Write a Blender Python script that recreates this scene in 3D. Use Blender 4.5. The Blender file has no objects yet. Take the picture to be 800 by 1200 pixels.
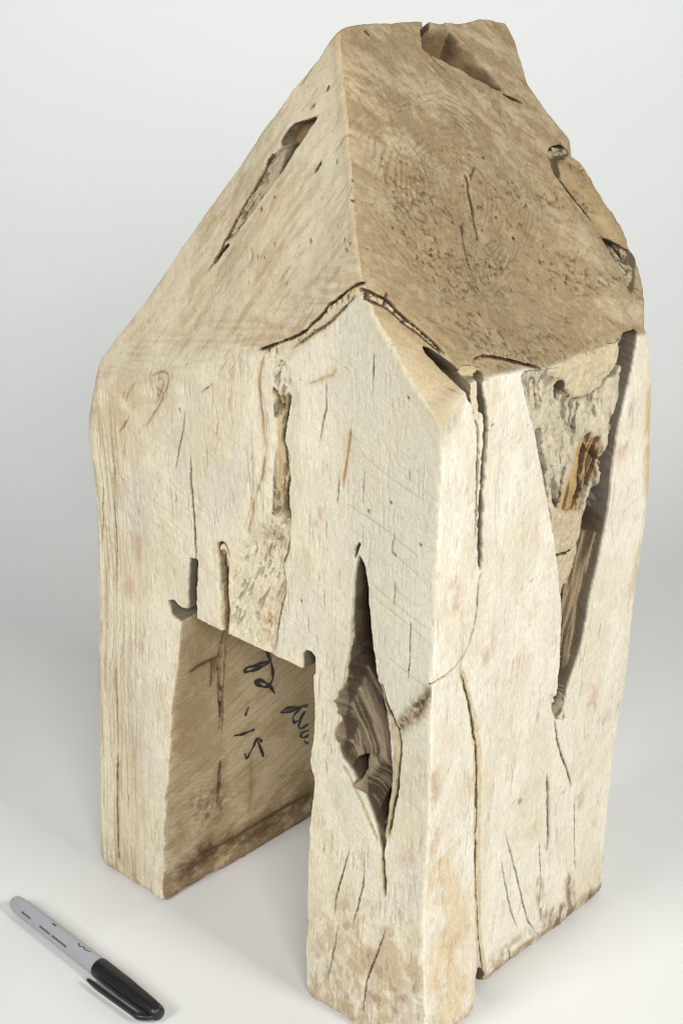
"""Carved wooden block in the form of a small house, with a marker pen beside it, on a white studio sweep.
Everything is measured in millimetres in the block's own frame (x along the front wall, y into the depth,
z up, origin at the front right corner of its base) and scaled to metres."""
import bpy, math
import numpy as np
from mathutils import Vector, Matrix

S = bpy.context.scene
COL = S.collection
R_ = math.radians
AZ = R_(42.6)                       # turn of the block on the table
C0 = Vector((0.0415, 0.6739, 0.0))  # its front right base corner

# ------------------------------------------------------------------ camera
cd = bpy.data.cameras.new('camera')
cam = bpy.data.objects.new('camera', cd)
COL.objects.link(cam)
cd.sensor_fit = 'VERTICAL'
cd.sensor_height = 36.0
cd.lens = 36.0 * 2000.0 / 1200.0
cd.clip_start, cd.clip_end = 0.02, 60.0
cam.location = (0, 0, 0.62)
cam.rotation_euler = (R_(90 - 25), 0, 0)
S.camera = cam

# ------------------------------------------------------------------ light
W = bpy.data.worlds.new('World')
S.world = W
W.use_nodes = True
W.node_tree.nodes['Background'].inputs[0].default_value = (0.91, 0.96, 1.0, 1)
W.node_tree.nodes['Background'].inputs[1].default_value = 0.08

def softbox(name, loc, aim, sx, sy, power, spread, colour=(1, 1, 1)):
    ld = bpy.data.lights.new(name, 'AREA')
    ld.shape = 'RECTANGLE'
    ld.size, ld.size_y = sx, sy
    ld.energy = power
    ld.color = colour
    ld.spread = R_(spread)
    o = bpy.data.objects.new(name, ld)
    COL.objects.link(o)
    o.location = loc
    o.rotation_euler = (Vector(aim) - Vector(loc)).to_track_quat('-Z', 'Y').to_euler()
    return o

softbox('softbox_key', (0.95, 0.00, 0.95), (0.05, 0.76, 0.25), 0.28, 0.36, 4.7, 120, (1.0, 0.995, 0.98))
softbox('softbox_fill', (-0.85, -0.05, 0.90), (-0.08, 0.78, 0.22), 0.35, 0.45, 3.8, 110, (1.0, 0.995, 0.98))
softbox('softbox_front', (0.18, -0.45, 0.90), (-0.05, 0.76, 0.15), 0.45, 0.35, 2.9, 90, (1.0, 0.995, 0.98))
softbox('added_passage_fill', (0.80, 1.48, 0.60), (0.03, 0.80, 0.02), 0.8, 0.5, 0.55, 60, (1.0, 0.995, 0.985))  # unseen lamp added to brighten the passage floor and inner wall
softbox('softbox_background', (0.0, 1.30, 1.7), (0.0, 2.05, 0.8), 2.2, 0.3, 9.5, 88, (0.97, 1.0, 1.005))

vs = S.view_settings
vs.view_transform = 'Standard'
vs.look = 'None'
vs.exposure = 0.04
vs.gamma = 1.0
S.cycles.use_denoising = True
S.cycles.denoising_prefilter = 'NONE'
S.cycles.denoising_input_passes = 'RGB_ALBEDO_NORMAL'
S.cycles.filter_width = 1.2
S.cycles.use_adaptive_sampling = False
S.cycles.sampling_pattern = 'BLUE_NOISE'
S.cycles.max_bounces = 6

# ------------------------------------------------------------------ helpers
def mesh_object(name, verts, faces, mat, parent=None, smooth=True):
    me = bpy.data.meshes.new(name)
    me.from_pydata([tuple(v) for v in verts], [], [tuple(f) for f in faces])
    me.update()
    if smooth:
        me.shade_smooth()
    me.materials.append(mat)
    o = bpy.data.objects.new(name, me)
    COL.objects.link(o)
    if parent:
        o.parent = parent
    return o

def new_mat(name):
    m = bpy.data.materials.new(name)
    m.use_nodes = True
    nt = m.node_tree
    return m, nt, nt.nodes['Principled BSDF'], nt.links

def noise_node(nt, scale, vec, detail=4.0, rough=0.55):
    n = nt.nodes.new('ShaderNodeTexNoise')
    n.inputs['Scale'].default_value = scale
    n.inputs['Detail'].default_value = detail
    n.inputs['Roughness'].default_value = rough
    nt.links.new(vec, n.inputs['Vector'])
    return n

# ------------------------------------------------------------------ studio sweep
def build_sweep():
    m, nt, b, lk = new_mat('white_paper_sweep')
    tc = nt.nodes.new('ShaderNodeTexCoord')
    n = noise_node(nt, 3.0, tc.outputs['Object'], 3)
    cr = nt.nodes.new('ShaderNodeValToRGB')
    cr.color_ramp.elements[0].color = (0.665, 0.668, 0.65, 1)
    cr.color_ramp.elements[1].color = (0.695, 0.698, 0.68, 1)
    lk.new(n.outputs[0], cr.inputs[0])
    lk.new(cr.outputs[0], b.inputs['Base Color'])
    b.inputs['Roughness'].default_value = 0.62
    b.inputs['Specular IOR Level'].default_value = 0.25
    n2 = noise_node(nt, 900.0, tc.outputs['Object'], 2)
    bp = nt.nodes.new('ShaderNodeBump')
    bp.inputs['Strength'].default_value = 0.03
    bp.inputs['Distance'].default_value = 0.001
    lk.new(n2.outputs[0], bp.inputs['Height'])
    lk.new(bp.outputs[0], b.inputs['Normal'])
    prof = [(-0.6, 0.0), (0.0, 0.0), (0.6, 0.0)]
    y1, rad = SWEEP_Y, SWEEP_R
    for i in range(41):
        a = i / 40 * math.pi * 0.5
        prof.append((y1 + rad * math.sin(a), rad * (1 - math.cos(a))))
    prof += [(y1 + rad, 2.0), (y1 + rad, 2.6)]
    vs_, fs = [], []
    xs = np.linspace(-2.2, 2.2, 12)
    for (y, z) in prof:
        for x in xs:
            vs_.append((x, y, z))
    n_ = len(xs)
    for i in range(len(prof) - 1):
        for j in range(n_ - 1):
            a = i * n_ + j
            fs.append((a, a + 1, a + 1 + n_, a + n_))
    o = mesh_object('studio_backdrop', vs_, fs, m)
    o['kind'] = 'structure'
    o['label'] = 'seamless white paper sweep curving up behind the wooden house'
    return o

SWEEP_Y, SWEEP_R = 1.15, 0.75
build_sweep()

# ------------------------------------------------------------------ measured features (mm on each face)
FEAT = {
  'f_kerf_v': [[-163.0,227.2],[-157.1,228.7],[-158.7,212.0],[-160.3,193.3],[-166.2,192.2],[-165.3,209.6]],
  'f_kerf_h': [[-181.9,195.6],[-177.8,197.6],[-172.0,195.1],[-165.3,196.5],[-160.2,195.9],[-164.3,191.3],[-172.5,186.8],[-179.7,188.2]],
  'f_kerf_r': [[-82.6,202.0],[-80.2,204.9],[-77.3,205.5],[-75.0,204.0],[-75.1,194.3],[-82.7,193.3]],
  'f_bark_top': [[-101.3,350.2],[-96.2,353.1],[-89.7,351.4],[-89.9,340.1],[-91.7,335.9],[-96.7,334.6],[-100.4,341.6]],
  'f_bark_band': [[-100.5,335.3],[-91.6,336.7],[-91.8,329.1],[-93.1,320.2],[-94.3,313.4],[-92.8,307.4],[-92.5,294.3],[-91.6,283.6],[-91.2,271.6],[-102.1,270.8],[-100.7,283.0],[-99.7,301.0],[-98.9,310.0],[-99.8,320.5]],
  'f_bark_field': [[-111.1,260.6],[-100.9,272.5],[-91.2,271.6],[-91.5,256.5],[-95.1,246.1],[-93.6,234.9],[-98.6,219.0],[-102.1,195.9],[-108.2,194.1],[-134.6,195.4],[-134.4,215.6],[-131.2,234.2],[-122.2,248.6]],
  'f_bark_fieldtop': [[-111.1,260.6],[-100.9,272.5],[-91.2,271.6],[-91.5,256.5],[-95.1,248.4],[-101.5,248.5],[-108.5,250.8]],
  'f_brown_field': [[-114.0,223.0],[-100.7,232.5],[-94.2,234.7],[-98.6,219.0],[-102.1,197.4],[-107.4,201.2],[-114.5,205.9]],
  'f_crack_band': [[-91.6,336.7],[-92.4,328.9],[-94.2,321.2],[-95.5,313.1],[-93.3,307.2],[-93.5,299.3],[-91.9,294.5],[-93.8,286.0],[-96.3,275.4]],
  'f_crack_band2': [[-100.5,337.4],[-98.4,332.9],[-96.8,329.5],[-94.0,328.5]],
  'f_crack_band3': [[-99.1,327.1],[-98.9,310.0],[-99.7,298.8],[-99.3,294.1]],
  'f_hole_band': [[-95.5,282.3],[-92.6,287.7],[-91.1,277.0],[-92.9,272.8],[-96.8,274.7]],
  'f_crack_right': [[-91.2,271.6],[-90.8,263.6],[-92.1,254.9],[-95.1,247.5],[-93.6,235.9],[-98.0,219.2],[-102.1,197.4]],
  'f_crack2': [[-139.8,237.0],[-138.9,227.7],[-138.1,216.8],[-137.9,207.0],[-138.6,191.9]],
  'f_crack2_loop': [[-140.4,235.3],[-140.1,242.6],[-136.9,245.6],[-133.9,243.3],[-132.3,238.1]],
  'f_crack2_band': [[-141.0,237.6],[-134.1,239.9],[-134.9,220.4],[-135.3,195.6],[-140.9,196.0],[-140.6,218.4]],
  'f_thin1': [[-157.7,287.8],[-158.6,272.2],[-158.1,258.2],[-158.2,243.9],[-158.5,227.8]],
  'f_thin2': [[-160.1,313.1],[-162.6,301.1],[-165.7,290.1],[-171.9,272.5]],
  'f_thin3': [[-66.3,350.3],[-66.8,343.2],[-66.9,335.8],[-69.0,326.8],[-70.7,317.9]],
  'f_thin4': [[-37.3,371.4],[-37.7,359.5],[-38.6,350.1]],
  'f_thin5': [[-140.4,329.7],[-148.6,322.3]],
  'f_thin6': [[-202.7,296.1],[-212.3,284.0]],
  'f_thin7': [[-229.4,253.4],[-232.0,232.5],[-234.7,211.2]],
  'f_thin8': [[-25.1,287.2],[-26.4,273.9]],
  'f_thin9': [[-14.2,247.7],[-13.7,227.8],[-14.5,213.9]],
  'f_thin10': [[-24.2,263.9],[-24.0,249.9]],
  'f_thin11': [[-59.0,291.5],[-58.0,304.7]],
  'f_legcr1': [[-47.3,107.0],[-50.7,93.6],[-54.7,77.7],[-57.0,59.2]],
  'f_legcr2': [[-38.1,105.9],[-38.0,92.3],[-41.1,74.2],[-44.4,57.8]],
  'f_legcr3': [[-23.3,70.6],[-28.1,50.0],[-33.0,31.7],[-34.7,7.9]],
  'f_legcr4': [[-52.8,58.7],[-56.6,35.2],[-59.5,17.2]],
  'f_edgecr': [[-226.5,85.3],[-227.4,56.5],[-227.4,30.4],[-227.3,8.5]],
  'f_edgecr2': [[-224.6,151.7],[-226.3,118.7],[-226.5,85.3]],
  'f_leftcr1': [[-217.7,276.3],[-221.7,245.8],[-222.3,215.3],[-223.6,183.8]],
  'f_knot': [[-185.8,321.7],[-180.6,324.4],[-175.4,326.6],[-172.4,325.1],[-173.3,320.0],[-176.9,313.1],[-182.6,304.3],[-191.1,293.2]],
  'f_knot2': [[-181.5,320.1],[-177.5,322.5],[-175.8,320.2],[-178.0,315.1],[-183.0,307.4]],
  'f_knotspot': [[-181.1,316.6],[-177.1,319.0],[-177.5,313.9],[-180.9,310.7]],
  'f_streak1': [[-196.5,316.3],[-201.5,310.4],[-206.1,303.2]],
  'f_contour': [[-103.3,356.8],[-107.4,348.7],[-108.8,339.5],[-108.6,328.9],[-106.7,316.5],[-105.3,303.8],[-106.7,292.3],[-111.8,278.7],[-117.7,257.1]],
  'f_smear1': [[-51.7,331.6],[-53.2,318.7],[-54.8,309.0],[-56.4,300.0]],
  'f_arc': [[-59.5,357.3],[-63.6,353.0],[-71.0,348.7],[-77.4,345.4]],
  'f_burn': [[-22.8,183.4],[-18.2,192.9],[-12.1,202.9],[-5.1,212.2],[-1.6,216.3],[-1.4,209.1],[-6.8,198.6],[-14.0,190.9],[-20.2,182.6]],
  'f_pocket': [[-46.7,267.1],[-43.6,266.8],[-41.4,261.4],[-39.1,245.3],[-36.3,225.9],[-33.4,210.9],[-29.0,197.8],[-25.6,186.9],[-24.3,172.2],[-23.3,148.6],[-24.6,129.5],[-26.5,111.2],[-28.1,113.0],[-31.9,126.2],[-36.7,135.4],[-42.2,143.7],[-49.9,151.5],[-56.4,156.4],[-57.2,163.8],[-56.4,186.5],[-53.6,202.9],[-50.3,222.0],[-49.3,246.1]],
  'f_pocket_deep': [[-46.7,264.0],[-43.5,266.0],[-41.4,260.1],[-39.1,245.3],[-36.3,225.9],[-34.0,213.0],[-31.2,200.2],[-34.4,200.3],[-41.0,207.9],[-47.6,217.0],[-49.2,222.4],[-48.8,246.3]],
  'f_pocket_slit': [[-45.7,275.3],[-47.3,271.3],[-48.3,266.5]],
  'f_pocket_tail': [[-27.2,114.9],[-26.2,105.3],[-25.4,97.0],[-25.0,87.0]],
  'f_rim': [[-32.3,209.0],[-28.5,198.9],[-24.0,190.4],[-21.2,182.1],[-21.5,168.7],[-22.3,149.1],[-23.8,133.8],[-25.7,118.1]],
  'f_rim_out': [[-31.2,207.1],[-27.4,197.5],[-21.9,188.5],[-18.5,181.4],[-18.8,169.8],[-19.9,155.0],[-21.9,139.5],[-24.4,123.6]],
  'f_rim_left': [[-55.6,151.4],[-47.2,141.9],[-41.1,133.4],[-35.1,124.8],[-30.4,117.0]],
  'f_rim_lefttop': [[-47.8,262.3],[-49.3,246.1],[-50.3,222.9],[-54.1,202.7],[-57.5,186.0],[-60.1,162.6]],
  'f_strand': [[-58.8,194.6],[-53.7,187.1],[-46.4,177.6],[-39.6,167.1],[-35.8,156.8]],
  'f_strand_gap': [[-51.1,217.0],[-45.0,205.4],[-39.5,198.2],[-34.5,189.4],[-31.1,180.3]],
  'f_strand2': [[-59.9,172.9],[-54.0,165.7],[-48.1,158.6],[-43.3,152.1]],
  'f_strand_hole': [[-49.6,154.6],[-43.6,159.1],[-40.2,157.3],[-42.0,149.2],[-45.3,147.8]],
  'f_strand3': [[-42.9,144.0],[-37.9,155.8],[-31.8,163.3]],
  'f_strand_hole2': [[-32.8,138.7],[-28.3,147.0],[-28.5,138.2],[-30.2,127.6],[-33.0,132.2]],
  'f_doorbulge': [[-72.3,149.6],[-75.1,145.4],[-73.8,142.0]],
  'f_stain_leg': [[-70.5,49.4],[-40.6,75.5],[-14.5,74.6],[0.8,74.1],[2.9,-3.8],[-36.9,-3.2],[-68.8,0.8]],
  'f_pinks': [[-154.2,260.9],[-109.2,179.8],[-68.1,301.6],[-14.5,152.5],[-8.1,167.4],[-205.2,221.0],[-212.9,192.8],[-186.2,260.5],[-209.5,92.6],[-71.6,278.8],[-10.6,112.3]],
  'f_specks': [[-18.0,354.3],[-40.6,292.9],[-27.9,301.2],[-213.9,257.0],[-83.3,231.6],[-24.9,275.8],[-10.0,285.9],[-165.2,309.4]],
  'f_scr1': [[-39.2,257.3],[-21.9,251.5],[-5.0,245.8]],
  'f_scr2': [[-27.5,277.9],[-14.7,272.3],[-4.6,267.3]],
  'f_scr3': [[-37.1,250.5],[-19.3,245.8],[-4.3,239.5]],
  'f_scr4': [[-26.7,222.8],[-13.5,218.8],[-4.2,215.3]],
  'f_scr5': [[-53.7,293.1],[-30.2,286.9],[-9.9,279.6]],
  'f_scr6': [[-46.0,320.8],[-28.1,313.6],[-7.1,307.6]],
  'f_rake': [[-110.1,353.1],[-100.0,358.0],[-85.2,366.4],[-78.2,371.3],[-70.8,378.5],[-64.0,386.0],[-57.4,391.3],[-50.4,396.3],[-44.5,399.4]],
  'f_rake2': [[-88.0,359.2],[-82.5,363.8],[-74.5,369.7],[-64.0,377.7],[-57.4,384.3],[-52.4,389.3],[-47.4,394.2]],
  'f_rakeband': [[-100.0,355.5],[-85.2,365.6],[-70.8,377.7],[-62.5,386.7],[-44.5,399.1],[-44.4,394.9],[-53.9,386.3],[-64.1,375.3],[-81.5,360.8],[-89.2,353.2],[-93.5,353.8]],
  'a_channel': [[-103.5,457.2],[-109.9,454.0],[-118.5,450.8],[-123.7,442.9],[-124.1,439.2],[-130.4,430.6],[-136.1,418.3],[-145.3,405.4],[-150.6,393.9],[-146.0,396.4],[-138.0,404.2],[-129.4,415.7],[-121.5,428.4],[-114.9,439.2],[-109.9,447.4]],
  'a_box': [[-124.2,442.9],[-119.1,450.7],[-109.9,454.0],[-106.5,455.3],[-109.3,447.5],[-114.8,440.7],[-121.0,440.8]],
  'a_boxshade': [[-115.5,441.0],[-121.0,440.8],[-121.7,435.9],[-122.9,428.9],[-119.6,430.3]],
  'a_dark': [[-147.3,392.6],[-151.1,389.9],[-153.9,386.2],[-156.3,381.3]],
  'a_linel': [[-123.8,440.0],[-129.8,432.2],[-135.2,421.1],[-143.7,408.4],[-150.9,394.6],[-154.8,386.8],[-158.1,380.5],[-162.0,375.7]],
  'a_line2': [[-127.2,437.2],[-129.7,433.7],[-130.9,430.1]],
  'a_slot1': [[-95.0,439.1],[-96.5,436.3],[-98.1,433.8]],
  'a_slot2': [[-101.0,470.6],[-101.8,467.6]],
  'a_slot3': [[-110.6,459.0],[-107.1,461.7]],
  'a_edge': [[-108.9,487.4],[-112.4,480.4],[-120.7,467.0]],
  'a_specks': [[-64.2,413.1],[-59.6,412.4],[-62.2,409.7],[-60.8,409.3],[-113.5,400.0],[-90.2,405.9],[-72.8,416.8],[-118.6,393.3],[-122.9,392.8],[-127.1,412.8],[-120.0,419.4],[-84.8,441.0]],
  'a_line3': [[-129.0,395.3],[-127.0,391.9],[-127.8,388.7]],
  'b_crack': [[0.1,397.6],[2.4,396.3],[4.5,394.2],[7.1,391.9],[9.3,388.2],[11.3,384.5],[13.5,381.2],[16.8,375.4],[19.0,370.1]],
  'b_crack2': [[-2.8,396.3],[0.5,393.4],[3.0,391.1],[5.7,389.0],[7.7,386.0],[9.5,382.7],[12.0,380.0],[14.5,375.9],[17.8,370.2]],
  'b_band': [[-0.1,398.0],[4.7,394.6],[9.6,388.8],[13.7,381.5],[19.3,370.0],[19.0,367.5],[16.6,369.0],[11.7,379.3],[7.4,385.4],[2.7,390.5],[-3.5,394.5]],
  'b_x1': [[2.6,396.6],[0.6,393.1]],
  'b_x2': [[8.7,395.3],[5.8,391.0],[4.1,389.8]],
  'b_x3': [[9.5,388.5],[7.1,386.1]],
  'b_x4': [[11.5,384.8],[9.1,382.4]],
  'b_mid': [[85.7,429.5],[85.8,425.3],[83.8,420.0],[82.8,414.5],[81.4,408.8],[79.9,401.4]],
  'b_mid0': [[94.4,431.3],[90.5,428.3],[87.8,426.0]],
  'b_mid2': [[74.0,411.4],[68.5,406.2],[65.9,401.6],[63.9,396.8],[63.5,392.8],[63.0,388.8]],
  'b_arc': [[101.3,411.1],[101.5,407.5],[98.1,403.9],[93.0,401.2]],
  'b_ring': [[73.5,422.7]],
  'b_notch': [[102.5,486.3],[97.5,479.8],[107.0,474.3],[118.7,466.2],[135.2,456.4],[141.6,452.9],[150.1,453.3],[161.8,471.3],[164.0,478.6]],
  'b_notchline': [[101.2,487.2],[96.3,479.2],[106.5,473.6],[118.7,466.2],[128.6,460.9],[137.3,455.7]],
  'b_notchtail': [[136.4,456.2],[141.6,452.9],[147.2,449.9]],
  'b_ear': [[151.1,427.7],[163.6,424.2],[175.0,411.0],[177.0,392.4],[178.8,380.6],[172.5,375.0],[165.1,378.3],[161.0,386.6],[156.5,399.1],[151.0,413.5],[148.3,420.7]],
  'b_earcr': [[147.4,428.3],[146.4,423.2],[147.8,416.3],[151.2,407.5],[156.2,398.8],[159.3,389.6],[161.9,379.7],[163.1,373.8]],
  'b_earcr2': [[148.0,427.4],[159.0,429.5],[163.5,427.3]],
  'b_earcr3': [[161.6,387.3],[167.8,382.7],[171.8,376.6]],
  'b_earbark': [[147.9,428.9],[157.1,429.8],[165.5,426.2],[161.8,423.8],[153.0,423.7],[150.8,418.0],[146.2,419.2]],
  'b_earbark2': [[158.7,388.9],[171.0,382.9],[176.9,377.9],[169.9,369.8],[159.4,364.4],[161.3,372.7],[159.7,380.5]],
  'b_palestrip': [[137.8,366.3],[161.7,361.3],[157.6,354.7],[134.3,363.3]],
  'b_crk5': [[39.0,474.6],[42.4,468.4],[46.7,461.8]],
  'b_crk6': [[97.5,478.3],[100.9,473.2],[103.7,470.4]],
  'b_topcr': [[62.2,492.0],[64.2,489.6]],
  'b_brown1': [[43.2,448.7],[117.9,425.6],[93.1,383.5],[17.4,376.7],[2.6,400.1],[22.3,441.7]],
  'r_crackA': [[13.7,371.5],[17.5,364.2],[18.9,358.0],[20.4,351.7],[23.2,343.7],[25.4,336.2],[26.2,321.7],[26.4,305.1],[26.9,283.7]],
  'r_gapA': [[11.9,373.1],[16.0,370.8],[21.1,361.3],[20.4,353.3],[18.7,352.2],[15.9,360.8]],
  'r_crackB': [[31.8,361.1],[27.2,357.6],[29.0,347.2],[30.8,336.6],[30.5,320.4],[30.0,307.2],[30.1,293.3],[30.3,278.2],[31.0,265.8]],
  'r_crackB2': [[31.0,265.8],[29.9,252.1],[29.1,242.6],[25.3,230.6],[19.4,222.7],[10.8,219.5],[3.4,218.6],[-2.6,217.2]],
  'r_chip': [[21.0,364.1],[31.0,363.7],[32.4,360.9],[26.6,357.8],[28.3,349.4],[26.9,341.8],[24.5,341.7],[20.4,351.7]],
  'r_lip': [[29.2,364.2],[32.7,366.0],[40.6,365.0],[50.0,361.7],[64.2,355.5],[77.5,350.7]],
  'r_lipspot': [[41.6,359.2],[45.3,357.4],[44.1,356.9]],
  'r_low': [[21.0,216.1],[28.2,199.0],[33.6,181.3],[37.4,160.1],[39.8,133.9],[41.3,102.1],[43.9,73.8],[50.7,43.7],[58.9,18.2],[61.3,-1.2]],
  'r_lowband': [[19.0,216.9],[22.9,215.2],[30.9,196.8],[37.0,179.7],[41.4,158.0],[46.9,98.4],[55.1,42.9],[62.7,14.4],[65.7,-8.3],[53.6,1.0],[43.2,47.1],[37.8,104.3],[34.9,156.4],[31.0,181.6],[26.2,198.9]],
  'r_lowhole': [[46.3,22.0],[60.7,11.0],[63.5,-0.9],[57.4,-3.0],[44.6,12.1]],
  'r_cr3': [[103.3,118.2],[105.4,107.9],[107.2,94.3],[110.5,75.8],[110.8,61.4]],
  'r_cr4': [[106.2,152.4],[108.3,142.5],[114.3,126.3],[121.5,112.9],[130.5,94.0]],
  'r_hair1': [[68.9,99.8],[74.8,85.7],[83.1,64.3],[90.8,44.0],[99.7,21.2],[111.5,2.1]],
  'r_hair2': [[68.9,80.1],[75.8,57.2],[85.3,32.7],[90.5,20.8]],
  'r_hair3': [[83.1,12.3],[86.5,2.5],[90.6,-6.8]],
  'r_hair4': [[133.6,89.1],[136.5,59.0],[139.3,33.9]],
  'r_hair5': [[102.2,74.7],[107.4,46.0],[108.2,28.0]],
  'r_pocket': [[57.9,354.8],[82.8,349.7],[109.7,349.6],[138.0,348.6],[142.0,351.0],[149.7,348.2],[149.4,344.8],[145.3,324.8],[138.6,295.3],[136.2,259.0],[132.7,230.3],[128.3,210.8],[124.8,184.5],[117.2,164.6],[114.2,148.7],[107.3,149.8],[106.4,171.9],[105.0,192.8],[103.0,212.5],[99.2,229.5],[92.9,254.6],[85.9,276.3],[78.8,295.5],[71.3,315.2],[63.2,335.3],[58.5,346.9]],
  'r_cream': [[83.0,349.2],[111.2,349.1],[138.9,347.0],[135.7,338.3],[124.1,327.6],[112.3,326.2],[101.0,328.1],[89.8,339.8]],
  'r_crev': [[147.2,348.5],[144.0,339.8],[141.4,330.8],[140.9,323.0],[136.5,310.9],[133.7,297.4],[130.6,280.2],[126.6,263.9],[125.0,244.6]],
  'r_mouth': [[137.5,346.6],[139.9,350.7],[144.9,351.1],[150.4,348.5],[146.8,342.0],[142.5,330.0],[138.5,332.8]],
  'r_branch': [[138.3,344.7],[136.9,338.6],[133.2,333.1],[128.4,330.9],[122.6,326.4],[114.2,325.3],[110.6,320.3],[109.2,313.7],[109.1,307.6]],
  'r_hole1': [[90.6,340.0],[93.3,340.1],[96.0,333.0],[95.0,328.6],[91.3,332.2]],
  'r_crevL': [[83.4,316.6],[81.3,309.5],[81.2,303.1],[84.0,293.4],[87.0,282.3]],
  'r_barkstrip': [[117.3,306.3],[127.0,301.6],[130.3,292.0],[127.1,281.6],[120.4,277.0],[117.3,264.7],[108.6,265.8],[99.7,270.7],[101.9,277.2],[107.9,287.9],[111.1,298.0]],
  'r_strip1': [[118.1,304.7],[118.6,293.4],[115.2,285.5],[113.9,276.8],[114.3,266.6]],
  'r_strip2': [[125.3,298.1],[124.2,288.0],[120.1,279.3],[119.6,270.3]],
  'r_strip3': [[105.9,293.9],[103.8,287.0],[101.6,281.0],[99.6,271.7]],
  'r_strip4': [[102.3,280.7],[100.6,276.8],[98.2,272.2]],
  'r_tongue': [[96.2,271.0],[117.4,263.7],[119.6,270.3],[124.6,264.0],[120.6,246.6],[116.9,232.6],[111.3,226.0],[105.4,221.5],[101.5,234.6],[96.5,255.4]],
  'r_tonguecr': [[98.4,246.7],[105.7,244.9],[113.7,244.3]],
  'r_strand': [[119.6,247.7],[122.4,263.7],[136.2,259.0],[132.7,230.3],[128.3,210.8],[124.8,184.5],[117.2,164.6],[113.2,150.2],[107.6,152.8],[107.2,171.6],[105.0,192.8],[103.7,212.2],[109.0,220.8],[115.2,228.2],[118.0,239.2]],
  'r_hole2': [[106.8,217.1],[111.3,221.1],[117.6,222.6],[117.9,215.6],[111.9,211.6],[107.5,211.9]],
  'r_strandline': [[122.7,246.7],[125.6,237.5],[122.9,221.5],[119.0,198.2],[115.8,174.3],[113.4,159.9]],
  'r_strandrim': [[136.3,254.2],[133.3,231.1],[129.5,212.8],[126.0,186.5],[120.0,165.9]],
  'r_hookbark': [[99.7,167.2],[107.8,162.0],[116.4,148.7],[117.2,143.6],[109.8,148.1],[103.6,155.2]],
  'r_greybark': [[57.9,354.8],[79.5,350.1],[86.9,341.0],[99.5,328.1],[107.9,326.6],[107.1,307.2],[105.4,296.6],[98.6,281.0],[93.4,269.2],[86.0,275.4],[78.8,295.5],[71.3,315.2],[63.2,335.3]],
  'r_edgestrip': [[164.0,319.6],[168.4,309.2],[174.5,265.2],[172.3,246.5],[167.1,267.6],[162.6,301.8]],
  'r_edgebrown': [[166.0,228.8],[172.0,226.7],[171.4,185.9],[167.6,166.3],[163.4,199.4]],
  'r_orange': [[-4.0,127.0],[12.2,123.3],[30.1,92.9],[33.9,58.8],[36.4,7.2],[3.0,9.2],[-0.4,11.5]],
  'r_smudge1': [[130.5,32.9],[137.3,30.9],[143.2,7.6],[142.6,-5.6],[135.6,2.9]],
  'r_smudge2': [[118.1,18.7],[130.5,16.2],[135.2,0.0],[126.5,-2.1],[121.6,-1.6]],
  'r_smudge3': [[102.8,45.8],[108.5,43.7],[115.8,17.6],[112.0,10.9]],
  'r_smudge4': [[153.4,16.9],[161.9,5.9],[166.9,27.5],[171.2,22.1],[171.0,2.5],[158.1,-2.4]],
  'r_band': [[66.3,15.1],[92.5,16.6],[117.4,5.8],[123.3,-2.6],[87.6,-7.3],[64.7,-5.9]],
  'r_bottomline': [[2.7,17.8],[52.9,4.6],[109.9,1.9],[171.5,4.7]],
  'r_spot1': [[79.6,113.5],[82.0,111.2],[80.8,109.1],[78.4,110.9]],
  'r_specks': [[75.9,242.4],[126.8,175.9],[36.3,336.2],[76.0,113.2],[121.7,95.2],[67.1,242.0],[156.5,71.6]],
  'r_pinks': [[40.0,220.8],[5.6,126.8],[139.2,83.4],[77.3,337.5],[143.2,293.9],[12.8,258.8],[3.0,162.4],[140.7,146.1],[152.9,124.2]],
  'r_greyedge': [[-4.2,350.2],[3.0,353.6],[8.9,350.3],[10.3,344.4],[4.6,341.3],[0.9,333.7],[-3.6,331.2]],
  'r_orangetop': [[-8.0,361.7],[-4.0,359.4],[-3.7,350.8],[-7.0,349.9]],
  'r_greyst': [[146.3,311.1],[151.1,314.2],[149.8,301.0],[147.4,290.3]],
  'i_crack': [[43.4,162.7],[39.2,155.2],[37.4,143.5],[37.5,129.7],[37.5,113.0],[36.8,97.5]],
  'i_crack2': [[43.2,157.4],[41.6,133.5],[40.1,111.8],[38.8,95.5]],
  'i_crack3': [[37.4,77.8],[36.7,61.8],[35.5,49.4]],
  'i_line': [[8.9,150.3],[20.2,149.2],[33.0,147.0],[40.9,147.5]],
  'i_drip1': [[30.5,150.2],[30.8,140.9],[29.0,130.1]],
  'i_drip2': [[34.4,148.6],[33.2,137.1]],
  'i_band': [[3.8,18.6],[27.8,27.8],[62.4,18.6],[110.6,21.9],[111.2,12.1],[69.3,5.7],[30.5,11.2],[9.8,4.4]],
  'i_bandline': [[20.6,19.6],[41.2,17.6],[69.6,17.9],[112.8,17.6]],
  'i_blot1': [[14.6,61.2],[28.0,63.2],[41.1,50.7],[36.5,38.2],[21.7,42.9]],
  'i_blot2': [[17.5,24.3],[34.5,24.2],[35.4,11.6],[20.2,9.5]],
  'i_red': [[3.4,48.4],[8.9,53.7],[12.4,43.7],[6.9,38.9]],
  'i_drip3': [[58.7,59.7],[61.7,64.2],[63.2,45.6],[61.4,31.4],[57.2,33.5]],
  'i_tan': [[5.9,175.3],[41.4,160.8],[37.4,96.1],[13.8,84.6],[-1.3,103.1]],
  'i_orange': [[7.9,131.8],[22.0,120.0],[14.4,95.7],[1.8,101.7]],
  'w_1': [[72.8,136.9],[75.5,133.2],[77.8,128.4],[79.4,122.8],[80.5,117.4],[80.2,113.2],[77.9,110.3],[74.2,110.2],[70.1,112.9],[66.4,116.2],[65.7,117.9],[69.2,117.0],[73.9,113.5],[77.7,109.3],[80.1,105.4],[81.6,102.5]],
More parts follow.
